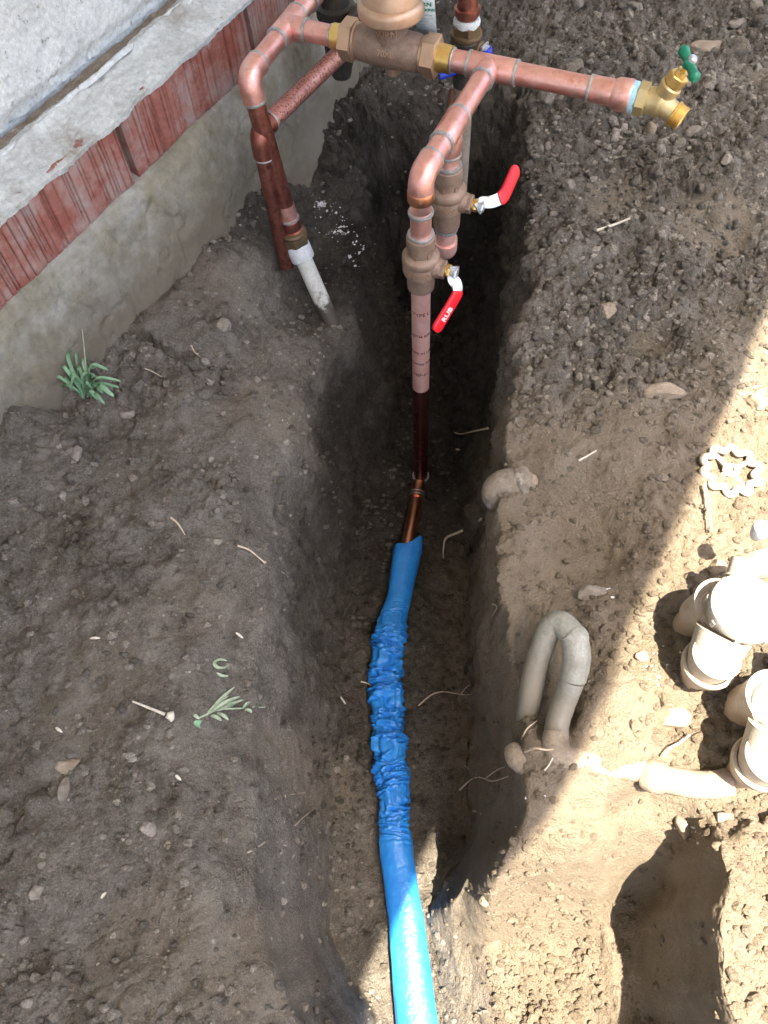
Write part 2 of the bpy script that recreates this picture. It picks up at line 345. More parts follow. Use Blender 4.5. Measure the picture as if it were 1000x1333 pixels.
for a in [(285, 425, -.01, .020, .035, .03), (240, 500, 0, .012, .03, .02), (180, 400, -.03, -.012, .08, .07), (330, 330, -.05, -.02, .05, .05),
          (120, 700, 0, .010, .05, .05), (200, 1010, 0, .014, .05, .04), (170, 1215, 0, -.018, .05, .03), (60, 1130, 0, .014, .05, .04), (260, 1180, 0, .012, .03, .04),
          (60, 620, 0, .012, .06, .04), (300, 790, 0, -.012, .04, .06), (230, 820, 0, .008, .06, .05), (40, 560, 0, .02, .03, .02), (215, 650, 0, .010, .04, .03),
          (770, 690, -.02, -.035, .06, .055), (720, 590, -.01, .018, .05, .025), (680, 690, -.03, .02, .03, .05), (850, 60, .05, .05, .14, .10), (960, 210, .05, .045, .09, .07),
          (720, 80, .02, .045, .08, .10), (840, 440, 0, -.028, .06, .045), (935, 400, 0, -.02, .05, .05), (740, 340, 0, .030, .05, .05), (700, 470, 0, .030, .04, .05), (820, 300, 0, .016, .06, .04),
          (960, 330, .02, -.02, .06, .04), (770, 790, -.01, .03, .03, .025), (690, 880, -.02, -.03, .02, .05), (725, 900, -.03, -.03, .018, .04), (820, 920, -.01, .025, .05, .05),
          (885, 950, -.01, -.03, .04, .035), (870, 820, -.01, -.016, .04, .04), (790, 1050, -.03, -.022, .05, .02), (745, 1100, -.05, .02, .04, .02), (955, 1180, 0, .02, .03, .05), (985, 1000, 0, .01, .03, .03),
          (930, 480, .01, .02, .04, .04), (990, 560, .01, .02, .04, .04)] + GX:
    q = P(a[0], a[1], a[2]); GA.append((q[0], q[1], a[3], a[4], a[5]))
def hbase(x, y):
    z = np.zeros_like(x)
    lrx, lrz = ri(LR, y, 1), ri(LR, y, 2); lfx, rfx = ri(LF, y, 1), ri(RF, y, 1); rrx, rrz = ri(RR, y, 1), ri(RR, y, 2); lfx = lfx + .032 * sstep(.75, .5, y) * sstep(-.08, .15, y); lfx = np.maximum(lfx, lrx + .06 - .03 * sstep(.15, -.05, y)); rfx = rfx - .022 * sstep(.10, .0, y)
    pit = sstep(.16, -.02, y)
    uppy = sstep(.8, 1.0, y)
    fl = FLOOR + .045 * sstep(.62, .30, y)
    ks = [(lrx - 3, lrz * 0), (lrx - .17, lrz * .4), (lrx - .075, lrz - .010), (lrx - .005, lrz - .065 + .03 * uppy), (lrx + (lfx - lrx) * .5, lrz * .45 + fl * .55), (lfx, fl + .012), (lfx + .03, fl), (rfx - .025, fl), (rfx, fl + .015),
          (rfx + (rrx - rfx) * (.75 - .25 * pit), rrz * (.55 - .05 * pit) + fl * (.45 + .05 * pit)), (rrx + .014, rrz - .003), (rrx + .09, rrz * .80 - .03 * pit), (rrx + .20, rrz * .1 - .17 * pit), (rrx + 3, rrz * 0)]
    K = [np.array(k[0]) for k in ks]; Q = [np.array(k[1]) for k in ks]
    for i in range(1, len(K)): K[i] = np.maximum(K[i], K[i - 1] + .004)
    z = Q[0] + 0 * x
    for i in range(len(K) - 1):
        t = np.clip((x - K[i]) / (K[i + 1] - K[i]), 0, 1)
        ts = t if i in (2, 3, 4, 5, 8) else t * t * (3 - 2 * t)
        z = np.where(x >= K[i], Q[i] * (1 - ts) + Q[i + 1] * ts, z)
    e = sstep(1.26 + .05 * np.sin(x * 30), 1.43, y); z = z * (1 - e) + e * (-.03)
    # the second hole at the lower right: steep face on its right, floor rising to the left
    ex = np.interp(y, [-1.2, -.106, -.02, .06, .10], [.12, .280, .300, .322, .335]) + .005 * np.sin(y * 37 + .5) + .003 * np.sin(y * 97 + 1)
    ins = sstep(ex + .010, ex - .030, x) * sstep(.125 - .3 * np.abs(x - ex + .04), .045 - .3 * np.abs(x - ex + .04), y) * sstep(ex - .17, ex - .05, x)
    z = z * (1 - ins) + ins * np.minimum(z, -.06 - (.135 + .055 * sstep(ex - .12, ex - .03, x)) * sstep(.11, -.03, y))
    out = sstep(ex - .014, ex + .008, x) * sstep(.12, .04, y); z = z * (1 - out) + out * .0
    for gx, gy, am, sx, sy in GA: z = z + am * np.exp(-((x - gx) / sx) ** 2 - ((y - gy) / sy) ** 2)
    nw = x * .834 - y * .552; uw = x * .552 + y * .834
    z = z + sstep(-.66, -.78, nw) * np.interp(uw, [-2, .2, .27, .335, .46, .58, .74, .88, 1.09, 1.4, 3], [.05, .052, .050, .005, .03, .045, .065, .055, .04, .03, 0])
    # narrow slot pressed into the bank near the footing
    a = P(150, 436, -.03); b_ = P(246, 466, -.02); d = b_ - a; L = np.hypot(d[0], d[1]); ux, uy = d[0] / L, d[1] / L
    t = (x - a[0]) * ux + (y - a[1]) * uy; s_ = (x - a[0]) * -uy + (y - a[1]) * ux
    z = z - .020 * np.exp(-(s_ / .0055) ** 2) * sstep(-.01, .0, t) * sstep(L + .01, L, t)
    z = z - .006 * sstep(.0, -.012, s_) * sstep(-.1, -.14, s_ - .24) * 0
    return z
NY, NX = 900, 880
yy = np.concatenate([-.16 - np.array([9, 4, 2, 1, .5, .25, .12, .06, .03]), np.linspace(0, 1, NY) ** 1.25 * 2.25 - .16, 2.09 + np.array([.03, .08, .2, .4, .8, 1.6, 3, 6, 12])])
uu = np.concatenate([-.62 - np.array([20, 10, 5, 2.5, 1.2, .6, .3, .12, .05]), np.linspace(-.62, .62, NX), .62 + np.array([.05, .12, .3, .6, 1.2, 2.5, 5, 10, 20])])
def wof(y): return .78 + .44 * np.clip(y, -.3, 2.3)
YY, UU = np.meshgrid(yy, uu, indexing='ij'); XX = UU * wof(YY)
# columns spread by the length of the cross-section, so the steep trench walls get as many as flat ground
_uf = np.linspace(-.62, .62, 1700); _Y2, _U2 = np.meshgrid(yy, _uf, indexing='ij'); _X2 = _U2 * wof(_Y2)
_z2 = hbase(_X2.ravel(), _Y2.ravel()).reshape(_X2.shape)
_dx, _dz = np.diff(_X2, axis=1), np.diff(_z2, axis=1); _ds = np.sqrt(_dx ** 2 + (.85 * _dz) ** 2)
_cs = np.concatenate([np.zeros((len(yy), 1)), np.cumsum(_ds, 1)], 1); _cs /= _cs[:, -1:]
_k = np.hanning(25); _k /= _k.sum(); _cp = np.pad(_cs, ((12, 12), (0, 0)), 'edge'); _cs = sum(_k[i] * _cp[i:i + len(yy)] for i in range(25))
for i in range(len(yy)): UU[i, 9:-9] = np.interp(np.linspace(0, 1, NX), _cs[i], _uf)
XX = UU * wof(YY)
x, y = XX.ravel(), YY.ravel()
wx = x + .020 * fbm(np.stack([x, y, 0 * x], 1), 9, 4, 5); wy = y + .016 * fbm(np.stack([x, y, 0 * x + 4], 1), 12, 3, 9)
zb = hbase(wx, wy).reshape(XX.shape)
for _ in range(4):
    zz = zb.copy(); zz[1:-1, 1:-1] = (zb[1:-1, 1:-1] * 2 + zb[:-2, 1:-1] + zb[2:, 1:-1] + zb[1:-1, :-2] + zb[1:-1, 2:]) / 6; zb = zz
_e = .003; dzdx = (hbase(wx + _e, wy) - hbase(wx - _e, wy)).reshape(XX.shape) / (2 * _e); dzdy = (hbase(wx, wy + _e) - hbase(wx, wy - _e)).reshape(XX.shape) / (2 * _e)
for _ in range(6):
    for _g in (dzdx, dzdy): _g[1:-1, 1:-1] = (_g[1:-1, 1:-1] * 2 + _g[:-2, 1:-1] + _g[2:, 1:-1] + _g[1:-1, :-2] + _g[1:-1, 2:]) / 6
nrm = np.stack([-dzdx.ravel(), -dzdy.ravel(), np.ones(x.size)], 1); nrm /= np.linalg.norm(nrm, axis=1)[:, None]
p = np.stack([x, y, zb.ravel()], 1)
core = ((np.abs(UU) < .64) & (YY > -.2) & (YY < 2.2)).ravel()
patch = fbm(p * [1, 1, .3], 7, 3, 21)
floorm = sstep(-.30, -.38, p[:, 2]); slope = 1 - nrm[:, 2]
rimx = ri(RR, y, 1)
spoil = sstep(.02, .2, x - rimx + .05) * sstep(.55, .95, y + .25 * patch)
rimr = np.exp(-((x - rimx - .05) / .07) ** 2) * sstep(.5, .75, y)
cm_low = 1 - .75 * sstep(.14, .04, y) * sstep(.27, .24, x)
pitr = sstep(.0, .03, x - np.interp(y, [-1.2, -.106, .1], [.10, .27, .33])) * sstep(.6, .4, y)
uppert = sstep(.95, 1.1, y)
floorm = floorm * (.35 + .65 * sstep(.12, .35, y))
cm = np.clip(.12 + .95 * spoil + .8 * rimr + .55 * floorm + .5 * pitr + .4 * uppert * 1.0 + .7 * sstep(.12, .5, patch) * sstep(.9, .5, slope), 0, 1) * cm_low
sm = sstep(.25, .5, -patch) * (1 - spoil)   # trodden smooth patches
SMB = np.zeros(len(p))
for px_, py_, rr_, am_ in [(800, 255, .055, 1), (930, 300, .065, 1), (850, 440, .050, .9), (975, 90, .05, .8), (700, 600, .05, .8), (760, 680, .09, 1), (340, 500, .07, .8), (250, 360, .08, .7), (170, 400, .07, .8), (200, 1250, .07, .7), (330, 1260, .06, .9), (130, 900, .07, .5), (360, 950, .06, .9), (700, 1200, .08, .6), (800, 940, .06, .9), (250, 780, .06, .5)]:
    q_ = P(px_, py_, 0); dd_ = np.hypot(x - q_[0], y - q_[1]) / rr_ + .35 * patch; SMB = np.maximum(SMB, am_ * sstep(1.1, .6, dd_))
cm = cm * (1 - .88 * SMB); sm = np.maximum(sm, SMB); sm = np.maximum(sm, .92 * sstep(.01, .05, x) * sstep(.40, .22, y) * (.55 + .45 * sstep(.10, -.2, patch)) * sstep(.36, .30, x))
disp = np.zeros(len(p)); pc = p[core]
d = .014 * fbm(pc, 9, 3, 1) + .0070 * fbm(pc, 30, 4, 3) + (.0042 * fbm(pc, 95, 4, 4)) * (1 - .5 * sm[core])
cmc = cm[core]; left = sstep(.02, -.10, pc[:, 0] - ri(LR, pc[:, 1], 1))
lump = fbm(pc, 17, 3, 131); d += left * (.008 * lump + .0035 * sstep(.10, .35, fbm(pc, 24, 3, 133)) * np.abs(fbm(pc, 60, 3, 135)) * 1.6 - .006 * sstep(.30, .5, fbm(pc, 20, 2, 137)))
cmc = np.maximum(cmc, left * (.02 + .75 * sstep(.12, .3, fbm(pc, 13, 3, 139))) * (1 - .8 * SMB[core]))
pw = pc + np.stack([fbm(pc + 9 * k, 130, 2, 161 + k) for k in range(3)], 1) * .0045
d += cmc * .80 / 45 * bumps(pw, 45, 31) + (.10 + .90 * cmc) * (1 - .85 * sm[core]) * .75 / 95 * bumps(pw, 95, 51) + (.22 + .78 * cmc) * (1 - .92 * sm[core]) * .55 / 210 * bumps(pw, 210, 71)
fib = np.exp(-((pc[:, 0] - np.interp(pc[:, 1], [-.2, -.106, -.02, .06, .10], [.26, .280, .300, .322, .335]) + .012) / .020) ** 2) * sstep(.10, .06, pc[:, 1]); d += fib * .006 * fbm(pc * [1.0, .25, 1.0], 110, 3, 151)
# fine cracks
cr_ = np.abs(fbm(pc, 26, 4, 91)); d -= .0022 * sstep(.02, .0, cr_) * (1 - .7 * cmc) * sstep(-.1, .3, fbm(pc, 11, 2, 93))
stri = sstep(.25, .6, slope[core]); d += stri * (.25 + .75 * sstep(.1, .3, pc[:, 1])) * .006 * fbm(pc * [1, 1, .7], 38, 4, 95)
d *= 1 - .65 * sstep(.25, .6, slope[core]) * sstep(.16, .06, pc[:, 1])
disp[core] = d
near = np.zeros(len(p))
p = p + nrm * disp[:, None]
# moist subsoil in the dug-out end, trench shade painted into the colour, and paler dusty soil on the right bank
damp_shade = np.clip(sstep(-.10, -.26, p[:, 2] + .05 * patch) * (.55 + .45 * sstep(.35, .8, y)) + .75 * sstep(.93, 1.12, y + .1 * patch) * sstep(.42, .22, x), 0, 1)
damp_shade = np.maximum(damp_shade, .35 * spoil * sstep(-.2, .3, patch))
damp_shade = damp_shade * (1 - .9 * sstep(.34, .12, y))
sand = np.clip(sstep(.02, .14, x + .05 * patch) * sstep(.85, .45, y + .2 * patch), 0, 1)
gm = mesh_np('ground', p, grid_faces(*XX.shape), True, {'damp_shade': damp_shade * (1 - .7 * SMB), 'sand': np.maximum(sand, .55 * SMB)})
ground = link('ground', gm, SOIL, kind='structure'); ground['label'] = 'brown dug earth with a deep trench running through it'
_uq = np.concatenate([uu[:9], np.linspace(-.62, .62, 1300), uu[-9:]])
PZ = np.array([np.interp(_uq, UU[i], p[:, 2].reshape(XX.shape)[i]) for i in range(len(yy))]); YROW = yy; uu = _uq
def gz(x_, y_):
    x_ = np.atleast_1d(np.asarray(x_, float)); y_ = np.atleast_1d(np.asarray(y_, float))
    fi = np.interp(y_, YROW, np.arange(len(YROW))); fj = np.interp(x_ / wof(y_), uu, np.arange(len(uu)))
    i = np.clip(fi.astype(int), 0, len(YROW) - 2); j = np.clip(fj.astype(int), 0, len(uu) - 2); a = fi - i; b = fj - j
    return PZ[i, j] * (1 - a) * (1 - b) + PZ[i + 1, j] * a * (1 - b) + PZ[i, j + 1] * (1 - a) * b + PZ[i + 1, j + 1] * a * b
def G(px, py, up=0.0):
    r = ray(px, py); r = r / -r[2]; t = np.linspace(CAMH - .15, CAMH + .55, 1400); q = CAM[None] + r[None] * t[:, None]
    g = gz(q[:, 0], q[:, 1]); k = np.argmax(q[:, 2] < g + up); return q[k]

# ------------------------------------------------------------------ house wall
U = np.array([.552, .834, 0.0]); U /= np.linalg.norm(U); NN = np.array([U[1], -U[0], 0.0]); K3 = np.array([0, 0, 1.0])
def wl(u, n, z): return np.outer(u, U) + np.outer(n, NN) + np.outer(z, K3)
house = thing('house_wall', 'white stucco house wall on a grooved red brick course and rough concrete footing, roof overhang above', 'wall')
def sheet(name, us, vs_, fn, m, parent=house, attrs=None):
    A, B = np.meshgrid(us, vs_, indexing='ij'); u_, n_, z_ = fn(A.ravel(), B.ravel())
    return link(name, mesh_np(name, wl(u_, n_, z_), grid_faces(len(us), len(vs_)), True), m, parent)
us = np.concatenate([np.array([-3, -1.5, -.5]), np.arange(-.1, 1.75, .003), np.array([2.2, 3, 5])])
def f_stucco(u, v):
    q = np.stack([u, v, 0 * u], 1)
    d_ = .004 * fbm(q, 12, 3, 3) + .0022 * fbm(q, 60, 3, 5) - .006 * sstep(.40, .62, fbm(q * [1, .5, 1], 110, 2, 8)) + .0012 * fbm(q, 250, 2, 15)
    bot = .279 + .0 * u
    return u, -.888 + d_ - .006 * sstep(.305, .285, v) , np.maximum(v, bot)
sheet('stucco_face', us, np.concatenate([np.arange(.279, .62, .003), np.array([.8, 1.2, 2, 2.8])]), f_stucco, STUCCO)
def f_band(u, v):
    q = np.stack([u, v, 0 * u], 1); d_ = .004 * fbm(q, 70, 4, 41)
    return u, -.890 + v * .030 + 0 * u, .2765 + .002 * v + d_ * .8 + 0 * u
sheet('exposed_undercoat', us, np.linspace(0, 1, 12), f_band, BROWNCOAT)
def f_ledge(u, v):      # v 0 at the wall, 1 at the front lip, 1..1.2 down the lip
    q = np.stack([u, v * .09, 0 * u], 1); rag = .005 * fbm(np.stack([u, 0 * u, 0 * u], 1), 22, 4, 17) + .0015 * fbm(np.stack([u, 0 * u, 0 * u], 1), 160, 2, 19)
    lip = np.clip(v - 1, 0, 1) / .2; vv = np.minimum(v, 1)
    rise = .008 * np.exp(-((vv - .05) / .06) ** 2) * sstep(-.1, .25, fbm(q, 14, 2, 23))
    z = .276 - vv * .018 + .0035 * fbm(q, 20, 4, 11) + .0015 * fbm(q, 110, 3, 12) + rise - .0035 * sstep(.4, .6, fbm(q, 45, 3, 14)) - lip * (.007 + np.abs(rag))
    n = -.862 + vv * .058 + rag * vv * .6 - lip * .001 + .0008 * fbm(q, 200, 2, 13) - .010 * (vv < .02) 
    return u, n, z
sheet('cement_ledge', us, np.concatenate([np.linspace(0, 1, 36), [1.04, 1.1, 1.16, 1.2]]), f_ledge, LEDGE)
def f_strip(u, v):
    q = np.stack([u, 0 * u, 0 * u], 1); off = .006 * fbm(q, 9, 3, 61)
    ang = v * pi; rad = .0035 * (1 + .5 * fbm(np.stack([u, v, 0 * u], 1), 60, 3, 63)) * (.6 + .6 * sstep(-.3, .3, fbm(q, 12, 2, 66)))
    return u, -.863 + off + np.cos(ang) * rad, .277 + np.sin(ang) * rad * 1.4
sheet('screed_strip', us, np.linspace(0, 1, 9), f_strip, STUCCO)
def f_foot(u, v):
    q = np.stack([u, v, 0 * u], 1)
    base = np.interp(v, [-.6, -.3, -.08, 0, .08, .138, .158, .168], [-.74, -.745, -.765, -.778, -.790, -.797, -.806, -.835])
    d_ = .010 * fbm(q, 8, 3, 71) + .0022 * fbm(q, 30, 3, 73) + .0012 * fbm(q, 150, 3, 75) - .004 * sstep(.03, 0, np.abs(fbm(q, 10, 4, 77)))
    lipz = .006 * fbm(np.stack([u, 0 * u, 0 * u], 1), 14, 3, 79) * sstep(.125, .158, v)
    return u, base + d_ * sstep(.166, .14, v), v + lipz
sheet('concrete_footing', us, np.concatenate([np.arange(-.6, -.25, .02), np.arange(-.25, .168, .004), [.168]]), f_foot, FOOTING)
mb = MB(); mb.box(wl([1.0], [-1.02], [1.1])[0], U, NN, K3, 4.0, .12, 1.7); mb.build('wall_core', STUCCO, house, 0)
mb = MB(); mb.box(wl([1.0], [-.868], [.215])[0], U, NN, K3, 4.0, .045, .044); mb.build('mortar_bed', MORTAR, house, 0)
for k in range(-5, 6):
    u0, u1 = .648 + .318 * k + .007, .648 + .318 * (k + 1) - .007; rr = np.random.RandomState(40 + k)
    ug = np.linspace(u0, u1, 420 if -3 < k < 4 else 30); vg = np.linspace(0, 1, 16); A, B = np.meshgrid(ug, vg, indexing='ij'); a, b = A.ravel(), B.ravel()
    dep = np.zeros_like(a); x0 = u0
    while x0 < u1:
        x0 += rr.choice([rr.uniform(.003, .007), rr.uniform(.006, .018)]); w0 = rr.uniform(.0006, .0014); tl = rr.uniform(-.0006, .0006) * 0
        sk = x0 + (b - .5) * .002
        c0, c1 = rr.uniform(-.3, .25), rr.uniform(.7, 1.4)
        dep += rr.uniform(.0016, .0055) * np.exp(-((a - sk) / w0) ** 2) * sstep(c0 - .05, c0 + .05, b) * sstep(c1 + .05, c1 - .05, b)
    q = np.stack([a, b * .09, 0 * a + k], 1)
    edge = np.minimum(np.minimum(a - u0, u1 - a), np.minimum(b, 1 - b) * .086)
    n_ = -.808 + .0015 * fbm(q, 40, 3, 7) - np.minimum(dep, .0055) - .004 * sstep(.004, 0, edge) + .002 * rr.uniform(-1, 1)
    z_ = .158 + b * (.101) + .0025 * fbm(np.stack([a, 0 * a, 0 * a], 1), 30, 3, 8) * (b - .5)
    v = wl(a, n_, z_); nr, nc = len(ug), len(vg); ff = [tuple(t) for t in grid_faces(nr, nc)]
    idx = np.arange(nr * nc).reshape(nr, nc); ring = list(idx[:, 0]) + list(idx[-1, 1:]) + list(idx[-2::-1, -1]) + list(idx[0, -2:0:-1])
    back = v[ring] - NN * .02; m0 = len(v); R_ = len(ring)
    ff += [(ring[i], m0 + i, m0 + (i + 1) % R_, ring[(i + 1) % R_]) for i in range(R_)]
    mb = MB(); mb.add(np.vstack([v, back]), ff); o = mb.build('brick', BRICKM, house, 60)
HT = 1.95; NE = .080 + float(NN[0] * SUN.x + NN[1] * SUN.y) / SUN.z * HT
eave = link('roof_eave', None, None, house)
mb = MB(); mb.box(wl([1.0], [(NE - .9) / 2], [HT + .03])[0], U, NN, K3, 5.0, (NE + .9) / 2, .02); mb.build('soffit', WOOD, eave, 0)
mb = MB(); mb.box(wl([1.0], [NE - .015], [HT + .075])[0], U, NN, K3, 5.0, .018, .075); mb.build('fascia', WOOD, eave, 0)
mb = MB(); mb.box(wl([1.0], [(NE - .95) / 2], [HT + .10])[0], U, NN, K3, 5.0, (NE + .9) / 2 - .02, .045); mb.build('roof_deck', BROWNCOAT, eave, 0)

# ------------------------------------------------------------------ copper manifold
RP, RFIT = .0145, .0168
man = thing('copper_manifold', 'bright pink copper pipe manifold with bronze pressure regulator, two red-handled valves and hose tap', 'pipework')
def A(px): return P(px, 35 + (px - 375) * .2022, .25)
def cyl(mb_, a, b, r, seg=28): L = np.linalg.norm(np.asarray(b) - a); return mb_.lathe(a, np.asarray(b) - a, [(0, r), (L, r)], seg)
def pipe(a, b, m=COPPER, r=RP, name='pipe', par=man):
    return cyl(MB(), a, b, r).build(name, m, par)
def ring(c, ax, r=RFIT, m=SOLDER, wd=.0050, par=man, name='solder_ring'):
    t = wd / 2; mb_ = MB(); rr = [(-t, r * .9), (-t * .8, r + .0003), (0, r + .0007), (t * .8, r + .0002), (t, r * .9)]
    mb_.lathe(c, ax, rr, 36); me = mb_.mesh(name)
    for v in me.vertices:
        pass
    return link(name, me, m, par)
def fitting(mb_, a, b, r=RFIT):
    a = np.asarray(a, float); b = np.asarray(b, float); L = np.linalg.norm(b - a)
    return mb_.lathe(a, b - a, [(0, r * .97), (.0012, r), (L - .0012, r), (L, r * .97)], 32)
AX = unit(A(820) - A(375))
teeL, T = A(374), A(637)
elbC = P(548, 229, .25); ARM = unit(elbC - T)
elL = P(322, 99, .25); LARM = unit(elL - teeL)
# left tee and cross arm
mb = MB(); fitting(mb, teeL - LARM * .035, teeL + LARM * .035); fitting(mb, teeL, teeL + AX * .032); mb.build('tee', COPPER, man)
ring(teeL - LARM * .035, LARM); ring(teeL + LARM * .035, LARM); ring(teeL + AX * .032, AX)
pipe(teeL - LARM * .035, teeL - LARM * .16)
ring(teeL - LARM * .075, LARM)
mb = MB(); fitting(mb, teeL - LARM * .075, teeL - LARM * .10); mb.build('coupling', COPPER, man)
pipe(teeL + AX * .03, A(442)); ring(A(432), AX, .0155, SOLDER, .003)
# left elbow, riser down to the plastic pipe
bot = P(379, 292, .005); LD = unit(bot - elL); R0 = .022
arc = [elL - LARM * (R0 + .012)]
for i in range(13):
    t = i / 12; arc.append((1 - t) ** 2 * (elL - LARM * R0) + 2 * t * (1 - t) * elL + t * t * (elL + LD * R0))
arc.append(elL + LD * (R0 + .014))
MB().tube(arc, RFIT, 32, 1, cr=False).build('elbow', COPPER, man)
ring(arc[0], LARM); ring(elL + LD * (R0 + .014), LD, m=SOLDER)
pipe(teeL + LARM * .03, arc[0]); pipe(arc[-1] - LD * .002, bot - LD * .035, COPPER_DARK)
MB().lathe(bot - LD * .040, LD, [(0, RP + .0003), (.036, RP + .0006)], 28).build('worn_pipe_end', COPPER, man)
ring(bot - LD * .012, LD, .0165)
mb = MB(); mb.lathe(bot - LD * .012, LD, [(0, .0155), (.002, .0172), (.018, .0172), (.020, .0150), (.022, .0172)], 32); mb.build('coupling', COPPER_DARK, man)
mb = MB(); mb.lathe(bot + LD * .010, LD, [(0, .016), (.002, .021), (.006, .0225), (.010, .0205)], 32); mb.hexn(bot + LD * .020, LD, 0, .016, .0240); mb.lathe(bot + LD * .036, LD, [(0, .02), (.003, .0205), (.006, .018)], 32)
mb.build('brass_union', BRASS_OLD, man)
pv0 = bot + LD * .040; pv1 = P(422, 398, -.135); PD = unit(pv1 - pv0)
mb = MB(); mb.lathe(pv0, PD, [(0, .019), (.002, .0212), (.026, .0212), (.029, .0195)], 32); mb.build('plastic_socket', WHITE_PLASTIC, man)
MB().tube([pv0 + PD * .028, pv0 + PD * .06, pv0 + PD * .10, pv1, pv1 + PD * .05], .0152, 28, 6).build('plastic_riser', PVC_RISER, man)
# regulator
prv = link('pressure_regulator', None, None, man)
nutL, nutR, PC = A(455), A(562), A(511)
LB = np.linalg.norm(nutR - nutL)
mb = MB(); mb.lathe(nutL, AX, [(0, .020), (.008, .0225), (.016, .0225), (.020, .0245), (LB * .35, .026), (LB * .5, .0275), (LB * .65, .026), (LB - .020, .0245), (LB - .016, .0225), (LB - .006, .0225), (LB, .020)], 40)
ztop = .25
mb.lathe(PC + [0, 0, .005], K3, [(0, .0245), (.012, .0245), (.026, .0235), (.036, .026), (.044, .030)], 40)
bodyp = mb.build('regulator_body', BRONZE, prv)
MB().lathe(PC - [0, 0, .024], -K3, [(0, .0120), (.008, .0115), (.012, .0105), (.0135, .008)], 24).build('drain_plug', BRONZE, prv)
zb0 = PC + [0, 0, .045]
mb = MB(); mb.lathe(zb0, K3, [(0, .033), (.001, .0440), (.004, .0465), (.014, .0468), (.018, .0455), (.021, .0425), (.022, .0405), (.026, .0400), (.034, .0375), (.050, .0340), (.066, .0300), (.072, .026)], 56)
mb.build('bonnet', BRONZE_SMOOTH, prv)
MB().hexn(zb0 + [0, 0, .072], K3, 0, .022, .0225).build('adjusting_cap', BRONZE_SMOOTH, prv)
for c, s_ in ((A(455), 1), (A(562), -1)):
    mb = MB(); mb.hexn(c - AX * .010 * 1, AX, 0, .021, .0285, .0015); mb.lathe(c + AX * (.0115 if s_ > 0 else -.0125), AX * 1, [(-.001, .022), (0, .0245), (.003, .0245), (.004, .0225)], 36)
    mb.build('union_nut', BRONZE_SMOOTH, prv)
MB().lathe(A(455) - AX * .010, -AX, [(0, .018), (.016, .0172)], 28).build('tailpiece', BRASS, prv)
MB().lathe(A(562) + AX * .011, AX, [(0, .0185), (.020, .0178)], 28).build('tailpiece', BRASS, prv)
def text(s_, size, depth, m, parent, origin, right, up, name='lettering', wrap=None, bold=0):
    cu = bpy.data.curves.new(name, 'FONT'); cu.body = s_; cu.size = size; cu.extrude = depth; cu.align_x = 'CENTER'; cu.align_y = 'CENTER'; cu.offset = bold; cu.resolution_u = 2
    o = bpy.data.objects.new('tmp', cu); C.objects.link(o); dg = bpy.context.evaluated_depsgraph_get()
    me = bpy.data.meshes.new_from_object(o.evaluated_get(dg)); bpy.data.objects.remove(o); me.name = name
    right = unit(right); up = unit(np.asarray(up) - np.dot(up, right) * right); out = np.cross(right, up); origin = np.asarray(origin, float)
    for v in me.vertices:
        xx, y_, zz_ = v.co
        if wrap:   # bend round a cylinder: ('x' or 'y', radius)
            if wrap[0] == 'x': th = xx / wrap[1]; q = right * sin(th) * (wrap[1] + zz_) + out * (cos(th) * (wrap[1] + zz_) - wrap[1]) + up * y_
            else: th = y_ / wrap[1]; q = up * sin(th) * (wrap[1] + zz_) + out * (cos(th) * (wrap[1] + zz_) - wrap[1]) + right * xx
        else: q = right * xx + up * y_ + out * zz_
        v.co = Vector(origin + q)
    me.materials.clear(); return link(name, me, m, parent)
front = unit(np.cross(AX, K3))
cdir = unit(CAM - PC); o1 = unit(cdir - cdir.dot(AX) * AX)
hz = unit(np.array([o1[0], o1[1], 0])); ux_ = unit(np.cross(K3, hz))
text('ZURN', .013, .0007, BRONZE_SMOOTH, prv, PC + hz * .0246 + K3 * .031, ux_, K3, wrap=('x', .0246), bold=.0002)
for i, (tx, sz) in enumerate((('WILKINS', .0075), ('B584', .0095))):
    th = .98 - i * .30; dr = hz * cos(th) + K3 * sin(th)
    text(tx, sz, .0007, BRONZE_SMOOTH, prv, PC + dr * .0272, AX, -hz * sin(th) + K3 * cos(th), wrap=('y', .0272), bold=.0002)
th = .20; dr = hz * cos(th) + K3 * sin(th); text('70XL', .0115, .0008, BRONZE_SMOOTH, prv, PC + dr * .0274, AX, -hz * sin(th) + K3 * cos(th), wrap=('y', .0274), bold=.0002)
# right of the regulator
ring(A(590), AX, .0160, SOLDER, .003); ring(A(611), AX)
pipe(A(586), A(612)); mb = MB(); fitting(mb, A(611), A(672)); fitting(mb, T, T + ARM * .030); mb.build('tee', COPPER, man)
ring(A(672), AX); ring(T + ARM * .030, ARM)
pipe(A(670), A(768)); ring(A(768), AX, .0165)
mb = MB(); a0 = A(768); L = np.linalg.norm(A(822) - a0)
mb.lathe(a0, AX, [(0, .0158), (.002, .0165), (L * .55, .0165), (L * .60, .0185), (L * .66, .0200), (L * .95, .0205), (L, .0195)], 32); mb.build('threaded_adapter', COPPER, man)
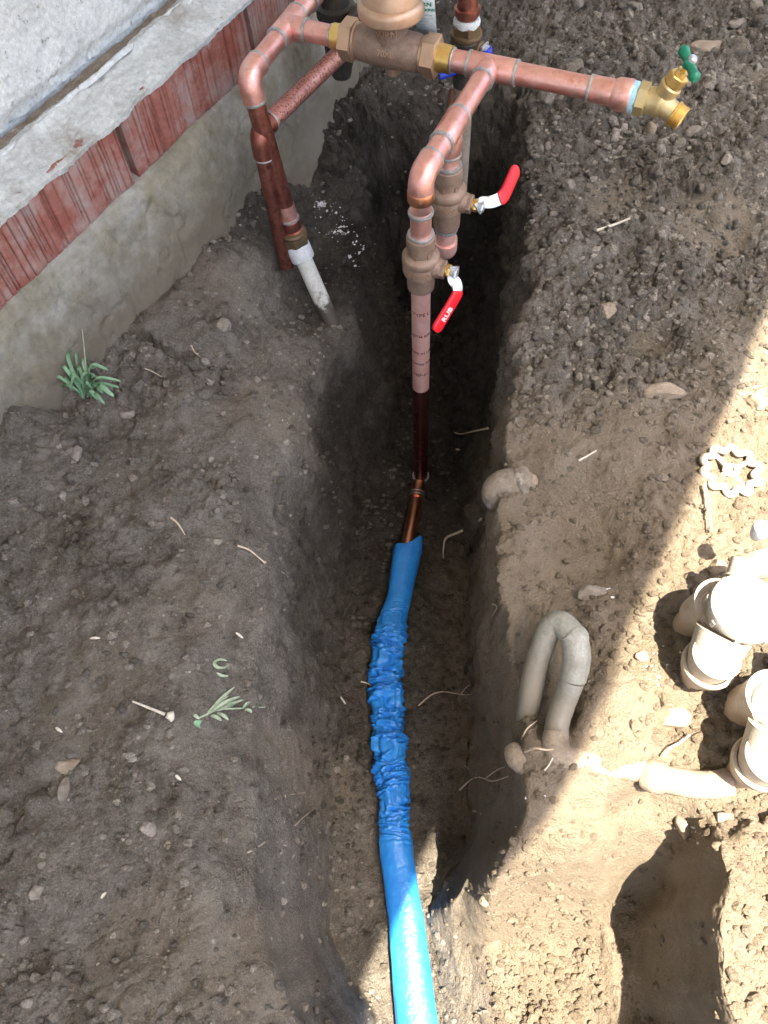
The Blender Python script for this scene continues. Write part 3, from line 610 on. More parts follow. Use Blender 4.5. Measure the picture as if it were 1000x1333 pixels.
# arm down to the two valves
sT = proj(T); t2 = .60
tee2 = T + (elbC - T) * .60
pipe(T + ARM * .028, elbC - ARM * .03)
mb = MB(); fitting(mb, tee2 - ARM * .030, tee2 + ARM * .030)
v2 = tee2.copy(); fitting(mb, tee2, tee2 - K3 * .034); mb.build('tee', COPPER, man)
ring(tee2 - ARM * .030, ARM); ring(tee2 + ARM * .030, ARM)
R0 = .020; arc = [elbC - ARM * (R0 + .014)]
for i in range(13):
    t = i / 12; arc.append((1 - t) ** 2 * (elbC - ARM * R0) + 2 * t * (1 - t) * elbC + t * t * (elbC - K3 * R0))
arc.append(elbC - K3 * (R0 + .016))
MB().tube(arc, RFIT, 32, 1, cr=False).build('elbow', COPPER, man)
ring(arc[0], ARM); 
MB().lathe(arc[-1] + K3 * .016, -K3, [(0, RFIT + .0002), (.002, RFIT + .001), (.014, RFIT + .001), (.016, RFIT)], 32).build('elbow_socket', COPPER_CLEAN, man)
SD = AX
def ball_valve(top, bottom, xy, lever_pts, nrm_, grip_from, tag_):
    """bronze ball valve on a vertical pipe between two heights"""
    g = link('ball_valve', None, None, man); o = V3(xy[0], xy[1], top); L = top - bottom; k = L / .10
    mb = MB(); pr = [(0, .0165), (.002, .0200), (.010, .0203), (.020, .0195), (.021, .0185), (.030, .0185), (.033, .0250), (.036, .0268), (.043, .0272), (.046, .0258), (.047, .0262), (.062, .0262), (.063, .0248), (.066, .0250), (.070, .0205), (.080, .0198), (.092, .0200), (.098, .0195), (.1, .0165)]
    mb.lathe(o, -K3, [(t * k, r) for t, r in pr], 40); mb.build('valve_body', BRONZE, g)
    for i in range(6):
        th = i * pi / 3; dd = V3(cos(th), sin(th), 0); MB().box(o - K3 * .027 * k + dd * .0190, dd, np.cross(K3, dd), K3, .0012, .0022, .0035).build('wrench_lug', BRONZE, g, 0)
    c = o - K3 * .052 * k
    mb = MB(); mb.lathe(c + SD * .022, SD, [(0, .0150), (.006, .0140), (.010, .0125)], 28); mb.hexn(c + SD * .030, SD, 0, .008, .0135); mb.build('stem_collar', BRONZE, g)
    mb = MB(); mb.lathe(c + SD * .036, SD, [(0, .0080), (.010, .0080)], 20); mb.hexn(c + SD * .040, SD, 0, .006, .0092); mb.build('packing_nut', BRASS, g)
    sc_ = c + SD * .049; MB().lathe(sc_, SD, [(-.004, .0048), (.004, .0048)], 16).hexn(sc_, SD, .0015, .0065, .0078).build('lever_nut', STEEL, g)
    # lever: a bent strap
    pts = [sc_ + q for q in lever_pts]; up_ = unit(nrm_)
    def strap(pts, w_, th_, name, m, rnd=False, par=g):
        n = len(pts); vs_ = []
        for i in range(n):
            t_ = unit(pts[min(i + 1, n - 1)] - pts[max(i - 1, 0)]); s_ = unit(np.cross(t_, SD if abs(np.dot(t_, SD)) < .8 else K3)); s_ = unit(np.cross(t_, up_)); nn_ = np.cross(s_, t_)
            ww = w_[i]
            for kx in range(16):
                a_ = 2 * pi * kx / 16; ca, sa = cos(a_), sin(a_); e = .35 if not rnd else .6
                vs_.append(pts[i] + s_ * ww * np.sign(ca) * abs(ca) ** e + nn_ * th_ * np.sign(sa) * abs(sa) ** e)
        f = [tuple(q) for q in grid_faces(n, 16, True)] + [tuple(range(16)), tuple(range(n * 16 - 1, (n - 1) * 16 - 1, -1))]
        return MB().add(vs_, f).build(name, m, par)
    def dense(pts, sub=8):
        q = []
        for i in range(len(pts) - 1):
            p0 = pts[max(i - 1, 0)]; p1 = pts[i]; p2 = pts[i + 1]; p3 = pts[min(i + 2, len(pts) - 1)]
            for kk in range(sub):
                t = kk / sub; q.append(.5 * ((2 * p1) + (-p0 + p2) * t + (2 * p0 - 5 * p1 + 4 * p2 - p3) * t * t + (-p0 + 3 * p1 - 3 * p2 + p3) * t ** 3))
        q.append(pts[-1]); return q
    dd = dense(pts); n = len(dd); gi = int(n * grip_from)
    strap(dd[:gi + 4], [.0085 + .001 * sin(i) * 0 for i in range(gi + 4)], .0013, 'lever', STEEL)
    gp = dd[gi:]; m_ = len(gp); strap(gp, [.0098 * min(1, .75 + .12 * i) * (1 if i < m_ - 3 else (.92, .75, .45)[i - m_ + 3]) for i in range(m_)], .0036, 'lever_grip', RED, True)
    return g, dd, gi, up_
# front valve, closed half way down the riser
xy1 = elbC[:2]; zt = zpy(xy1, 306); zbm = zpy(xy1, 374)
MB().lathe(V3(*xy1, elbC[2] - R0 - .030), -K3, [(0, RP), (elbC[2] - R0 - .030 - zt + .01, RP)], 28).build('pipe', COPPER, man)
ring(V3(*xy1, zpy(xy1, 276)), K3); ring(V3(*xy1, zt + .002), K3, .0180, wd=.005)
c1 = V3(*xy1, zt) - K3 * .052 * ((zt - zbm) / .10); s1 = c1 + SD * .049
def rel(px, py, z, s_): return P(px, py, z) - s_
zc = s1[2]; sp = proj(s1)
lv1 = [U * .004 + K3 * .007, -U * .003 - K3 * .006, -U * .008 - K3 * .014 + SD * .010, -U * .014 - K3 * .022 + SD * .014, -U * .026 - K3 * .032 + SD * .012, -U * .044 - K3 * .045 + SD * .008, -U * .062 - K3 * .058 + SD * .004]
g1 = ball_valve(zt, zbm, xy1, lv1, SD * .75 + V3(-.1, -.65, .2), .45, 1)
xy2 = tee2[:2]; zt2 = zpy(xy2, 216); zb2 = zpy(xy2, 294)
ring(V3(*xy2, tee2[2] - .034), K3); ring(V3(*xy2, zt2 + .002), K3, .0180, wd=.005)
MB().lathe(V3(*xy2, tee2[2] - .03), -K3, [(0, RP), (tee2[2] - .03 - zt2 + .01, RP)], 28).build('pipe', COPPER, man)
lv2 = [-U * .008, U * .006 + K3 * .001, U * .014 + SD * .010, U * .024 + SD * .018, U * .036 + SD * .021, U * .062 + SD * .019 + K3 * .004, U * .088 + SD * .016 + K3 * .008]
g2 = ball_valve(zt2, zb2, xy2, lv2, SD * .8 + K3 * .6, .50, 2)
for g_, c_, rr_ in ((g1[0], V3(*xy1, zt) - K3 * .0545 * ((zt - zbm) / .10), .0262), (g2[0], V3(*xy2, zt2) - K3 * .0545 * ((zt2 - zb2) / .10), .0262)):
    h_ = unit((CAM - c_) * [1, 1, 0]); h_ = unit(h_ + .1 * np.cross(h_, K3)); text('600 WOG', .0078, .0006, BRONZE_SMOOTH, g_, c_ + h_ * rr_, np.cross(K3, h_), K3, wrap=('x', rr_), bold=.0001)
gp = g1[1][g1[2]:]; mid = gp[int(len(gp) * .62)]; tt = unit(gp[-3] - gp[int(len(gp) * .4)])
nn_ = unit(g1[3] - np.dot(g1[3], tt) * tt); nn_ = nn_ if nn_.dot(CAM - mid) > 0 else -nn_
text('RUB', .0120, .0002, WHITEINK, g1[0], mid + nn_ * .0038, -tt, np.cross(nn_, -tt), bold=.0003)
# pipe under the rear valve and its elbow
zl2 = zpy(xy2, 322); ring(V3(*xy2, zb2 - .004), K3, .0168, wd=.005)
MB().lathe(V3(*xy2, zb2), -K3, [(0, RP), (zb2 - zl2, RP)], 28).build('pipe', COPPER_SCUFF, man)
e2 = V3(*xy2, zl2 - .008); away = unit(V3(xy2[0] + .02, xy2[1], -.02)); arc = [e2 + K3 * .02]
for i in range(11):
    t = i / 10; arc.append((1 - t) ** 2 * (e2 + K3 * .016) + 2 * t * (1 - t) * e2 + t * t * (e2 + away * .016))
arc.append(e2 + away * .03); MB().tube(arc, RFIT + .0006, 32, 1, cr=False).build('elbow', COPPER_SCUFF, man)
MB().tube([e2 + away * .028, e2 + away * .30, e2 + away * .42], RP, 24, 1, cr=False).build('pipe', COPPER_DARK, man)
# riser
za, zbb, zcx = zbm, zpy(xy1, 503), zpy(xy1, 619)
MB().lathe(V3(*xy1, za + .004), -K3, [(0, RP), (za + .004 - zbb, RP)], 32).build('pipe', COPPER_SCUFF, man)
MB().lathe(V3(*xy1, zbb), -K3, [(0, RP - .0001), (zbb - zcx, RP - .0001)], 32).build('pipe', COPPER_BROWN, man)  # lower length of the riser in a darker, browner copper
hcam = unit((CAM - V3(*xy1, 0)) * [1, 1, 0])
for i, (py, tx, sz) in enumerate(((402, 'TYPE L', .010), (430, 'ASTM B88', .008), (452, 'MADE IN USA', .0075), (466, '1 COPPER TUBE', .0068), (480, 'NSF-61', .009))):
    text(tx, sz, .00015, INK, man, V3(*xy1, zpy(xy1, py)) + hcam * (RP + .0001), np.cross(K3, hcam), K3, wrap=('x', RP + .0001), bold=.0001)
ring(V3(*xy1, zcx), K3, .0172, SOLDER, .003)
# 45 degree elbow and run into the sleeve
jb = V3(*xy1, zcx); q1 = P(544, 640, zcx - .012); q2 = P(541, 652, zcx - .010); q3 = P(520, 770, -.450)
R1 = unit(q3 - q1)
MB().tube([jb, jb - K3 * .008, jb * .5 + q1 * .5 - K3 * .006, q1, q1 + R1 * .020], RFIT - .0004, 28, 6).build('elbow', COPPER_CLEAN, man)
ring(q1 + R1 * .006, R1, .0168, SOLDER, .003); ring(q1 + R1 * .014, R1, .0168, SOLDER, .003)
PIPEPATH = [q1 + R1 * .02, P(530, 715, -.448), P(520, 775, -.448), P(507, 835, -.443), P(503, 900, -.436), P(506, 1000, -.428), P(514, 1090, -.42), P(526, 1180, -.415), P(535, 1260, -.412), P(543, 1345, -.41), P(553, 1480, -.41)]
PIPEPATH[2:] = [q_ - K3 * .004 for q_ in PIPEPATH[2:]]
MB().tube(PIPEPATH, [RP - .0008, RP - .0010, .0105] + [.0095] * (len(PIPEPATH) - 3), 20, 6).build('pipe', COPPER_CLEAN, man)
# ---- hose tap (screwed into the manifold)
tap = link('hose_tap', None, None, man)
h0 = A(822)
MB().lathe(h0, AX, [(-.002, .0170), (0, .0192), (.006, .0190), (.008, .016)], 32).build('pipe_dope_ring', TAPE_BLUE, tap)
MB().hexn(h0 + AX * .007, AX, 0, .014, .0205).build('hex_shoulder', BRASS_MATT, tap)
bc = h0 + AX * .036
spd = unit(AX * .86 - K3 * .30 - ARM * -.0 + V3(0, -.25, 0)); bod = unit(AX * .42 + K3 * .90 + V3(.0, .05, 0))
mb = MB(); mb.tube([h0 + AX * .020, h0 + AX * .028, bc, bc + AX * .004, bc + spd * .016, bc + spd * .030], [.0165, .0170, .0185, .0185, .0140, .0128], 28, 6)
mb.lathe(bc - bod * .002, bod, [(0, .0140), (.018, .0135), (.024, .0150), (.028, .0150), (.030, .013)], 28)
mb.build('tap_body', BRASS_MATT, tap)
mb = MB(); pr = [(0, .0130), (.001, .0158), (.004, .0160)]
for i in range(5): pr += [(.0045 + i * .0022, .0142), (.0055 + i * .0022, .0152)]
pr += [(.0158, .0140), (.0158, .0105), (.010, .0100)]
mb.lathe(bc + spd * .024, spd, pr, 32); mb.build('hose_thread', BRASS, tap)
MB().hexn(bc + bod * .028, bod, 0, .014, .0135).lathe(bc + bod * .042, bod, [(0, .008), (.006, .0075)], 20).build('packing_nut', BRASS, tap)
MB().lathe(bc + bod * .046, bod, [(0, .0035), (.012, .0035)], 12).build('stem', BRASS, tap)
hc = bc + bod * .058; ld_ = unit(AX * .45 + ARM * .70 - K3 * .25); ld_ = unit(ld_ - ld_.dot(bod) * bod)
MB().tube([hc - ld_ * .027, hc - ld_ * .022, hc - ld_ * .014, hc - ld_ * .006, hc, hc + ld_ * .006, hc + ld_ * .014, hc + ld_ * .022, hc + ld_ * .027], [.004, .0072, .0058, .0052, .0085, .0052, .0058, .0072, .004], 20, 6).build('tee_handle', GREEN, tap)
MB().lathe(hc + bod * .004, bod, [(0, .0060), (.004, .0058), (.006, .004)], 20).build('handle_screw', STEEL, tap)

# ------------------------------------------------------------------ weathered pipe behind the manifold
old = thing('weathered_copper_pipe', 'speckled tarnished copper pipe running low beneath the regulator and down beside the left riser', 'pipe')
z0 = .17; a = P(455, 58, z0); b = P(337, 172, z0); c = P(357, 268, .045); dwn = unit(c - b); ln = unit(b - a)
pipe(a, b - ln * .022, COPPER_MOTTLE, .0140, 'pipe', old)
arc = [b - ln * .03] + [(1 - t) ** 2 * (b - ln * .018) + 2 * t * (1 - t) * b + t * t * (b + dwn * .018) for t in np.linspace(0, 1, 11)] + [b + dwn * .04]
MB().tube(arc, .0160, 28, 1, cr=False).build('elbow', COPPER_DARK, old); ring(arc[0], ln, .016, SOLDER, .004, old); ring(arc[-1], dwn, .016, SOLDER, .003, old)
pipe(b + dwn * .035, c + dwn * .12, COPPER_DARK, .0140, 'pipe', old)
gv = P(440, 44, .17)
mb = MB(); mb.lathe(V3(gv[0], gv[1], .10), K3, [(0, .016), (.03, .024), (.09, .026), (.10, .032), (.115, .032), (.118, .024), (.150, .022)], 32); mb.tube([a, V3(gv[0], gv[1], .165)], .018, 24, 1, cr=False)
mb.build('valve_body', DARKMETAL, old)
MB().lathe(V3(gv[0], gv[1], .25), K3, [(0, .010), (.004, .022), (.010, .030), (.016, .030), (.020, .012)], 32).build('valve_cap', BRONZE, old)
mb = MB(); g0 = P(466, 30, .20); mb.tube([V3(gv[0], gv[1], .185), g0, g0 + AX * .05], .019, 24, 1, cr=False); mb.lathe(g0, AX, [(-.01, .019), (-.008, .026), (.002, .026), (.004, .019)], 28); mb.build('side_port', DARKMETAL, old)
# ------------------------------------------------------------------ riser behind with the blue handle
br = thing('brass_shutoff_riser', 'dull brass shut-off valve with blue handle under a taped copper stub behind the manifold', 'valve')
xb = P(606, 62, .20)[:2]
def zz(py): return zpy(xb, py)
def seg(name, m, pr, s_=32): return MB().lathe(V3(*xb, 0), K3, [(z, r) for z, r in pr], s_).build(name, m, br)
seg('copper_stub', COPPER_DARK, [(zz(27), .0155), (zz(18), .0165), (zz(17), .0195), (zz(9), .0195), (zz(8), .0160), (zz(0), .0160), (zz(0) + .08, .0150)])
MB().tube([V3(*xb, zz(32)), V3(*xb, zz(28)), V3(*xb, zz(22))], [.0195, .0205, .0190], 30, 4, bump=.06).build('thread_tape', WHITE_TAPE, br)
MB().hexn(V3(*xb, 0), K3, zz(42), zz(30), .0225).build('hex_nut', BRASS_OLD, br)
seg('valve_collar', BRASS_OLD, [(zz(48), .020), (zz(47), .0240), (zz(43), .0248), (zz(41), .0240), (zz(40), .020)])
seg('valve_body', DARKMETAL, [(zz(110), .017), (zz(95), .018), (zz(80), .020), (zz(76), .0235), (zz(50), .0235), (zz(47), .021)])
seg('lower_pipe', PVC_BURIED, [(-.08, .0165), (zz(108), .0165)])
cb = V3(*xb, zz(62)); sdb = unit(V3(.75, -.62, .1)); MB().lathe(cb + sdb * .018, sdb, [(0, .013), (.010, .013), (.012, .010), (.016, .010)], 24).build('stem_collar', BRASS_OLD, br)
MB().hexn(cb + sdb * .034, sdb, 0, .007, .0095).build('lever_nut', STEEL, br)
l0 = cb + sdb * .036; l1 = P(590, 92, .17)
MB().tube([l0 + K3 * .006, l0 - K3 * .006, l0 * .6 + l1 * .4, l1, P(572, 99, .165)], [.009, .010, .008, .007, .006], 12, 5).build('lever', BLUEGRIP, br)
MB().box(l0 - sdb * .002 - K3 * .005, sdb, np.cross(K3, sdb), K3, .0016, .0095, .016).build('lever_plate', STEEL, br, 0)
# paper tag
tg = thing('paper_tag', 'pale paper tag with green print hanging behind the pressure regulator', 'tag')
cs = [P(532, -14, .335), P(562, -18, .335), P(575, 20, .285), P(567, 56, .245), P(547, 46, .252), P(535, 18, .29)]
e0, e1, e2_, e3 = P(530, -20, .335), P(565, -20, .335), P(570, 52, .25), P(543, 38, .26)
n1, n2 = 12, 16; vs_ = []; nq = unit(np.cross(e1 - e0, e3 - e0)); nq = nq if nq.dot(CAM - e0) > 0 else -nq
for s_ in (0, 1):
    for j in range(n2):
        for i in range(n1):
            a_, b_ = i / (n1 - 1), j / (n2 - 1); q = (e0 * (1 - a_) + e1 * a_) * (1 - b_) + (e3 * (1 - a_) + e2_ * a_) * b_
            vs_.append(q + nq * (.006 * sin(b_ * pi) + .003 * sin(a_ * pi) - .0005 * s_))
f = [tuple(q) for q in grid_faces(n2, n1)] + [tuple(q + n1 * n2) for q in grid_faces(n2, n1)]
MB().add(vs_, f).build('tag_sheet', PAPER, tg)
rt = unit(e1 - e0); dn = unit((e3 - e0) - (e3 - e0).dot(rt) * rt); upt = -dn; 
if np.dot(np.cross(rt, upt), nq) < 0: rt = -rt
midp = (e0 + e1 + e2_ + e3) / 4; Ht = np.linalg.norm(e3 - e0); 
def tpos(a_, b_): return (e0 * (1 - a_) + e1 * a_) * (1 - b_) + (e3 * (1 - a_) + e2_ * a_) * b_ + nq * (.006 * sin(b_ * pi) + .003 * sin(a_ * pi) + .0006)
text('WILKINS', .0065, .0001, GREENINK, tg, tpos(.62, .36), e1 - e0, upt, 'print', bold=.0002)
text('ZURN', .0095, .0001, GREENINK, tg, tpos(.5, .27), e1 - e0, upt, 'print', bold=.0003)
for i in range(8): text('Installation and care', .0030, .0001, GREYINK, tg, tpos(.5, .46 + i * .065), e1 - e0, upt, 'print')
MB().tube([tpos(.4, .05), tpos(.3, -.05) + nq * .01, PC + [0, 0, .06] + AX * .02], .0006, 6, 5).build('tag_string', WHITE_TAPE, tg)

# ------------------------------------------------------------------ blue sleeve
sl_px = [(531, 706), (530, 716), (526, 740), (520, 775), (512, 805), (506, 835), (503, 870), (503, 900), (504, 935), (507, 965), (509, 1000), (513, 1035), (513, 1065), (514, 1095), (519, 1130), (526, 1180), (532, 1230), (538, 1290), (544, 1345), (553, 1440)]
wd = [36, 38, 35, 32, 34, 41, 41, 42, 40, 42, 43, 41, 39, 44, 44, 45, 48, 51, 55, 61]
zz_ = [-.444, -.447, -.448, -.447, -.444, -.440, -.436, -.432, -.428, -.424, -.422, -.420, -.418, -.416, -.414, -.412, -.410, -.408, -.406, -.404]
pts = np.array([P(a_[0], a_[1], z_) for a_, z_ in zip(sl_px, zz_)])
hw = np.array([w_ / 2 / F * (ROT.T @ (q - CAM))[2] * -1 for w_, q in zip(wd, pts)])
cl = np.concatenate([[0], np.cumsum(np.linalg.norm(np.diff(pts, axis=0), axis=1))]); NS, NT = 1100, 112
s_ = np.linspace(0, cl[-1], NS); ctr = np.stack([np.interp(s_, cl, pts[:, i]) for i in range(3)], 1)
kern = np.hanning(61); kern /= kern.sum()
for i in range(3):
    pad = np.concatenate([2 * ctr[0, i] - ctr[30:0:-1, i], ctr[:, i], 2 * ctr[-1, i] - ctr[-2:-32:-1, i]]); ctr[:, i] = np.convolve(pad, kern, 'valid')
hws = np.interp(s_, cl, hw); tan = np.gradient(ctr, axis=0); tan /= np.linalg.norm(tan, axis=1)[:, None]
side = np.cross(tan, K3); side /= np.linalg.norm(side, axis=1)[:, None]; upv = np.cross(side, tan)
th = np.linspace(0, 2 * pi, NT, endpoint=False); SS, TH = np.meshgrid(s_, th, indexing='ij'); ss, tt_ = SS.ravel(), TH.ravel()
sA, sB, sC, sD = cl[4], cl[6], cl[12], cl[14]
cr = sstep(cl[3], cl[5], ss) * sstep(cl[14], cl[11], ss)          # how crumpled
tight = np.exp(-((ss - cl[7]) / .05) ** 2)
cx_, cy_ = np.cos(tt_), np.sin(tt_)
q = np.stack([cx_ * .38, cy_ * .38, ss * 34 + .35 * np.sin(tt_ + 3 * np.sin(ss * 40))], 1)
fr = 11.0
n1_ = 1 - np.abs(fbm(q * [1, 1, 1.0] + .15 * fbm(q, 2, 2, 5)[:, None], 1.25, 2, 101)) * 2.4
n2_ = 1 - np.abs(fbm(q * [1.1, 1.1, 1.6] + 7, 2.3, 2, 111)) * 2.4
n3_ = 1 - np.abs(fbm(q * [1.3, 1.3, 1.0] + 3, 4.5, 2, 121)) * 2.2
rad = 1 + cr * (.17 * n1_ + .22 * n2_ + .16 * n3_ - .27)
# smooth stretches: soft facets and pinches
q2 = np.stack([cx_ * .6, cy_ * .6, ss * 4], 1)
fac = 1 - np.abs(fbm(q2 + 11, 1.6, 2, 131)) * 2.2
rad = rad * (1 + (1 - cr) * (.045 * fac - .02)) * (1 + .05 * fbm(np.stack([0 * ss, 0 * ss, ss * 10], 1), 2.0, 2, 141) * (.4 + cr))
flat = np.interp(ss, [0, cl[3], cl[5], cl[11], cl[14], cl[-1]], [.62, .72, .92, .9, .62, .50])
dx_ = np.sign(cx_) * np.abs(cx_) ** .9; dy_ = np.sign(cy_) * np.abs(cy_) ** 1.0
ex_ = cx_ * hws.repeat(NT) * rad; ey_ = cy_ * hws.repeat(NT) * rad * flat
wob = (.0025 * fbm(np.stack([0 * ss, 0 * ss + 5, ss * 10], 1), 1.5, 2, 151))
vert = ctr.repeat(NT, 0) + side.repeat(NT, 0) * (ex_ + wob)[:, None] + upv.repeat(NT, 0) * (ey_ - (1 - flat) * hws.repeat(NT) * .35)[:, None]
# slanted cut at the open end
cut = np.clip(1 - ss / .02, 0, 1); vert = vert - tan.repeat(NT, 0) * (cut * (.012 * cx_ * -1 + .004 * np.sin(3 * tt_)))[:, None]
ff = grid_faces(NS, NT, True); inner = vert[:NT * 12] - (side.repeat(NT, 0)[:NT * 12] * (cx_[:NT * 12] * .0008)[:, None] + upv.repeat(NT, 0)[:NT * 12] * (cy_[:NT * 12] * .0008)[:, None])
f2 = grid_faces(12, NT, True)[:, ::-1] + len(vert)
k_ = np.arange(NT); rim = np.stack([k_, k_ + len(vert), (k_ + 1) % NT + len(vert), (k_ + 1) % NT], 1)
dirt = np.concatenate([cr * sstep(cl[6], cl[7], ss) * sstep(0, .6, cy_), np.zeros(len(inner))])
me = mesh_np('plastic_sleeve', np.vstack([vert, inner]), np.vstack([ff, f2, rim]), True, {'dirt': dirt})
link('plastic_sleeve', me, SLEEVE, label='crumpled bright blue plastic sleeve wrapped round the buried pipe along the trench floor', cat='pipe sleeve')

# ------------------------------------------------------------------ old irrigation pipes
loop = thing('looped_drain_pipe', 'greenish grey plastic pipe loop arching out of the soil right of the trench', 'pipe')
LPT = [(684, 948, -.075), (690, 908, -.035), (697, 870, -.012), (705, 845, .004), (714, 822, .020), (730, 812, .032), (748, 830, .038), (751, 856, .034), (746, 884, .018), (735, 912, -.004), (726, 940, -.016), (724, 962, -.020)]
LP = [P(*q) for q in LPT]; rl = .0138
MB().tube(LP[0:4], [rl * .95, rl, rl, rl], 26, 8, bump=.05).build('left_leg', PVC_LOOP, loop)
MB().tube(LP[3:7], [rl * .98, rl * 1.08, rl * 1.12, rl * 1.1], 28, 10).build('elbow', PVC_LOOP, loop)
MB().tube([LP[6] * .85 + LP[5] * .15, LP[6], LP[6] * .8 + LP[7] * .2], [rl * 1.08, rl * 1.2, rl * 1.13], 28, 4).build('collar', PVC_LOOP, loop)
MB().tube(LP[6:9], [rl * 1.12, rl * 1.16, rl * 1.1], 28, 10).build('elbow', PVC_LOOP, loop)
MB().tube(LP[8:12], [rl * 1.02, rl, rl, rl * 1.02], 28, 8, bump=.05).build('right_leg', PVC_LOOP, loop)
MB().tube([P(724, 955, -.014), P(724, 972, -.014), P(736, 986, -.014), P(765, 992, -.014), P(800, 997, -.016), P(838, 1003, -.018)], [rl * 1.03, rl * 1.14, rl * 1.12, rl, rl * .98, rl * .95], 28, 8, bump=.03).build('lateral', PVC_BURIED, loop)
st = thing('capped_pipe_stub', 'rounded grey pipe elbow poking out of the trench edge beside the soil shelf', 'pipe fitting')
SP = [P(648, 652, -.078), P(647, 641, -.060), P(656, 632, -.050), P(678, 627, -.044), P(700, 627, -.046), P(725, 630, -.066)]
MB().tube(SP[:4], [.0190, .0225, .0230, .0215], 28, 8, bump=.02).build('elbow', PVC_STUB, st)
MB().tube([SP[3] * .9 + SP[2] * .1, SP[3], SP[3] * .7 + SP[4] * .3], [.0220, .0255, .0225], 28, 3).build('collar', PVC_STUB, st)
MB().tube(SP[3:], [.0180, .0175, .0175], 24, 6).build('pipe', PVC_BURIED, st)
s2 = thing('short_pipe_end', 'short soil-caked pipe end at the trench rim below the plastic loop', 'pipe fitting')
MB().tube([P(668, 975, -.045), P(674, 985, -.038), P(690, 996, -.034), P(712, 1006, -.045)], [.010, .0150, .0150, .0140], 24, 8, bump=.05).build('pipe', PVC_BURIED, s2)
MB().tube([P(686, 992, -.035), P(690, 996, -.034), P(694, 998, -.034)], [.0152, .0166, .0152], 24, 3).build('collar', PVC_STUB, s2)
s3 = thing('elbowed_supply_pipe', 'dirty pipe joint lying in shadow between the plastic loop and the nearer valve', 'pipe fitting')
MB().tube([P(836, 1008, -.022), P(848, 1010, -.018), P(866, 1014, -.016)], [.015, .0185, .0180], 26, 6, bump=.03).build('coupling', PVC_BURIED, s3)
MB().tube([P(862, 1013, -.016), P(895, 1020, -.016), P(925, 1022, -.012), P(950, 1018, -.01)], [.0150, .0150, .0150, .0150], 26, 6, bump=.02).build('pipe', PVC_BURIED, s3)

# ------------------------------------------------------------------ sprinkler valves
def sprinkler(base, label, lean, dx=0.0):
    t = thing('sprinkler_valve', label, 'sprinkler valve', 'dusty white sprinkler valves at the right edge')
    t.location = base; t.scale = (.84, .84, .84)
    b = V3(0, 0, 0); ux = V3(1, 0, 0); back = unit(V3(.22, 1, 0))
    def cup(o, name, h=.052, r0=.019, r1=.0345, m=PVC_VALVE):
        mb = MB(); mb.lathe(o + V3(0, 0, -.02), K3 + V3(*lean, 0), [(0, r0), (.02, r0 + .001), (.035, r0 + .006), (h, r1 - .003), (h + .010, r1), (h + .016, r1 + .0006), (h + .018, r1 - .001), (h + .017, r1 - .005), (h + .006, r1 - .008)], 40, cap=False); return mb.build(name, m, t)
    cup(b, 'inlet_cup'); 
    mb = MB(); mb.lathe(b + V3(0, 0, .025), K3 + V3(*lean, 0), [(0, .018), (.015, .0245), (.028, .0280), (.040, .0285), (.056, .031)], 36)
    mb.build('inlet_neck', PVC_VALVE, t)
    rear = b + back * .082; MB().lathe(rear - K3 * .02, K3 + V3(.10, -.10, 0), [(0, .0215), (.020, .0220), (.045, .0265), (.075, .0320), (.105, .0370)], 36).build('outlet_socket', PVC_VALVE, t)
    mid_ = b + back * .050 + V3(.026 + dx, 0, .0)
    mb = MB(); mb.tube([b + V3(.002, .001, .055), b + back * .014 + V3(.006, 0, .070), b + back * .030 + V3(.012, 0, .084)], [.0290, .0320, .0360], 32, 6)
    mb.tube([rear + V3(0, 0, .020), rear - back * .006 + V3(.004, 0, .050), rear - back * .020 + V3(.014, 0, .080)], [.0240, .0280, .0340], 32, 6)
    mb.lathe(mid_ + V3(.002, 0, .030), K3 + V3(.04, 0, 0), [(0, .022), (.02, .032), (.040, .0375), (.060, .0400), (.078, .0420), (.086, .0425)], 44); mb.build('valve_body', PVC_VALVE, t)
    for i in range(8):
        a_ = i * pi / 4 + .3; dd = V3(cos(a_), sin(a_), 0); MB().box(mid_ + V3(.003, 0, .112) + dd * .0462, dd, np.cross(K3, dd), K3, .0012, .0030, .0060).build('cap_rib', PVC_VALVE, t, 0)
    mb = MB(); cc = mid_ + V3(.003, 0, .112); mb.lathe(cc, K3, [(0, .0435), (.002, .0455), (.010, .0458), (.014, .0445), (.016, .040), (.0168, .034), (.0172, .004)], 56); mb.build('cap', PVC_VALVE, t)
    # bleed neck and solenoid behind
    n0 = mid_ + back * .030 + V3(.006, 0, .088); n1 = mid_ + back * .074 + V3(.014, 0, .108)
    MB().tube([n0, n0 * .5 + n1 * .5, n1], [.020, .019, .0175], 28, 4).build('solenoid_neck', PVC_VALVE, t)
    MB().tube([n0 * .55 + n1 * .45, n0 * .5 + n1 * .5, n0 * .45 + n1 * .55], [.0195, .0215, .0195], 28, 3).build('neck_collar', PVC_VALVE, t)
    sx = unit(V3(.45, -.25, .85)); s0 = n1 + V3(.014, -.004, -.016)
    MB().lathe(s0, sx, [(0, .014), (.004, .0195), (.036, .0195), (.040, .0175), (.0405, .008), (.034, .0075)], 36).build('solenoid', PVC_VALVE, t)
    MB().lathe(s0 + sx * .034, sx, [(0, .0072), (.004, .0070)], 20).build('solenoid_core', DARKMETAL, t)
    kb = n1 + back * .032 + V3(.016, 0, .0); MB().lathe(kb, K3, [(0, .006), (.010, .010), (.022, .0125), (.028, .0115), (.031, .006)], 24).build('flow_knob', WHITE_PLASTIC, t)
    return t
v1b = P(905, 880, .0); sprinkler(v1b, 'dusty white sprinkler valve with a broad sunlit cap, the farther of the two', (.05, .03))
v2b = P(948, 1006, .0); sprinkler(v2b + V3(.018, .0, 0), 'dusty white sprinkler valve cut off by the right edge, the nearer of the two', (.04, .03), .03)
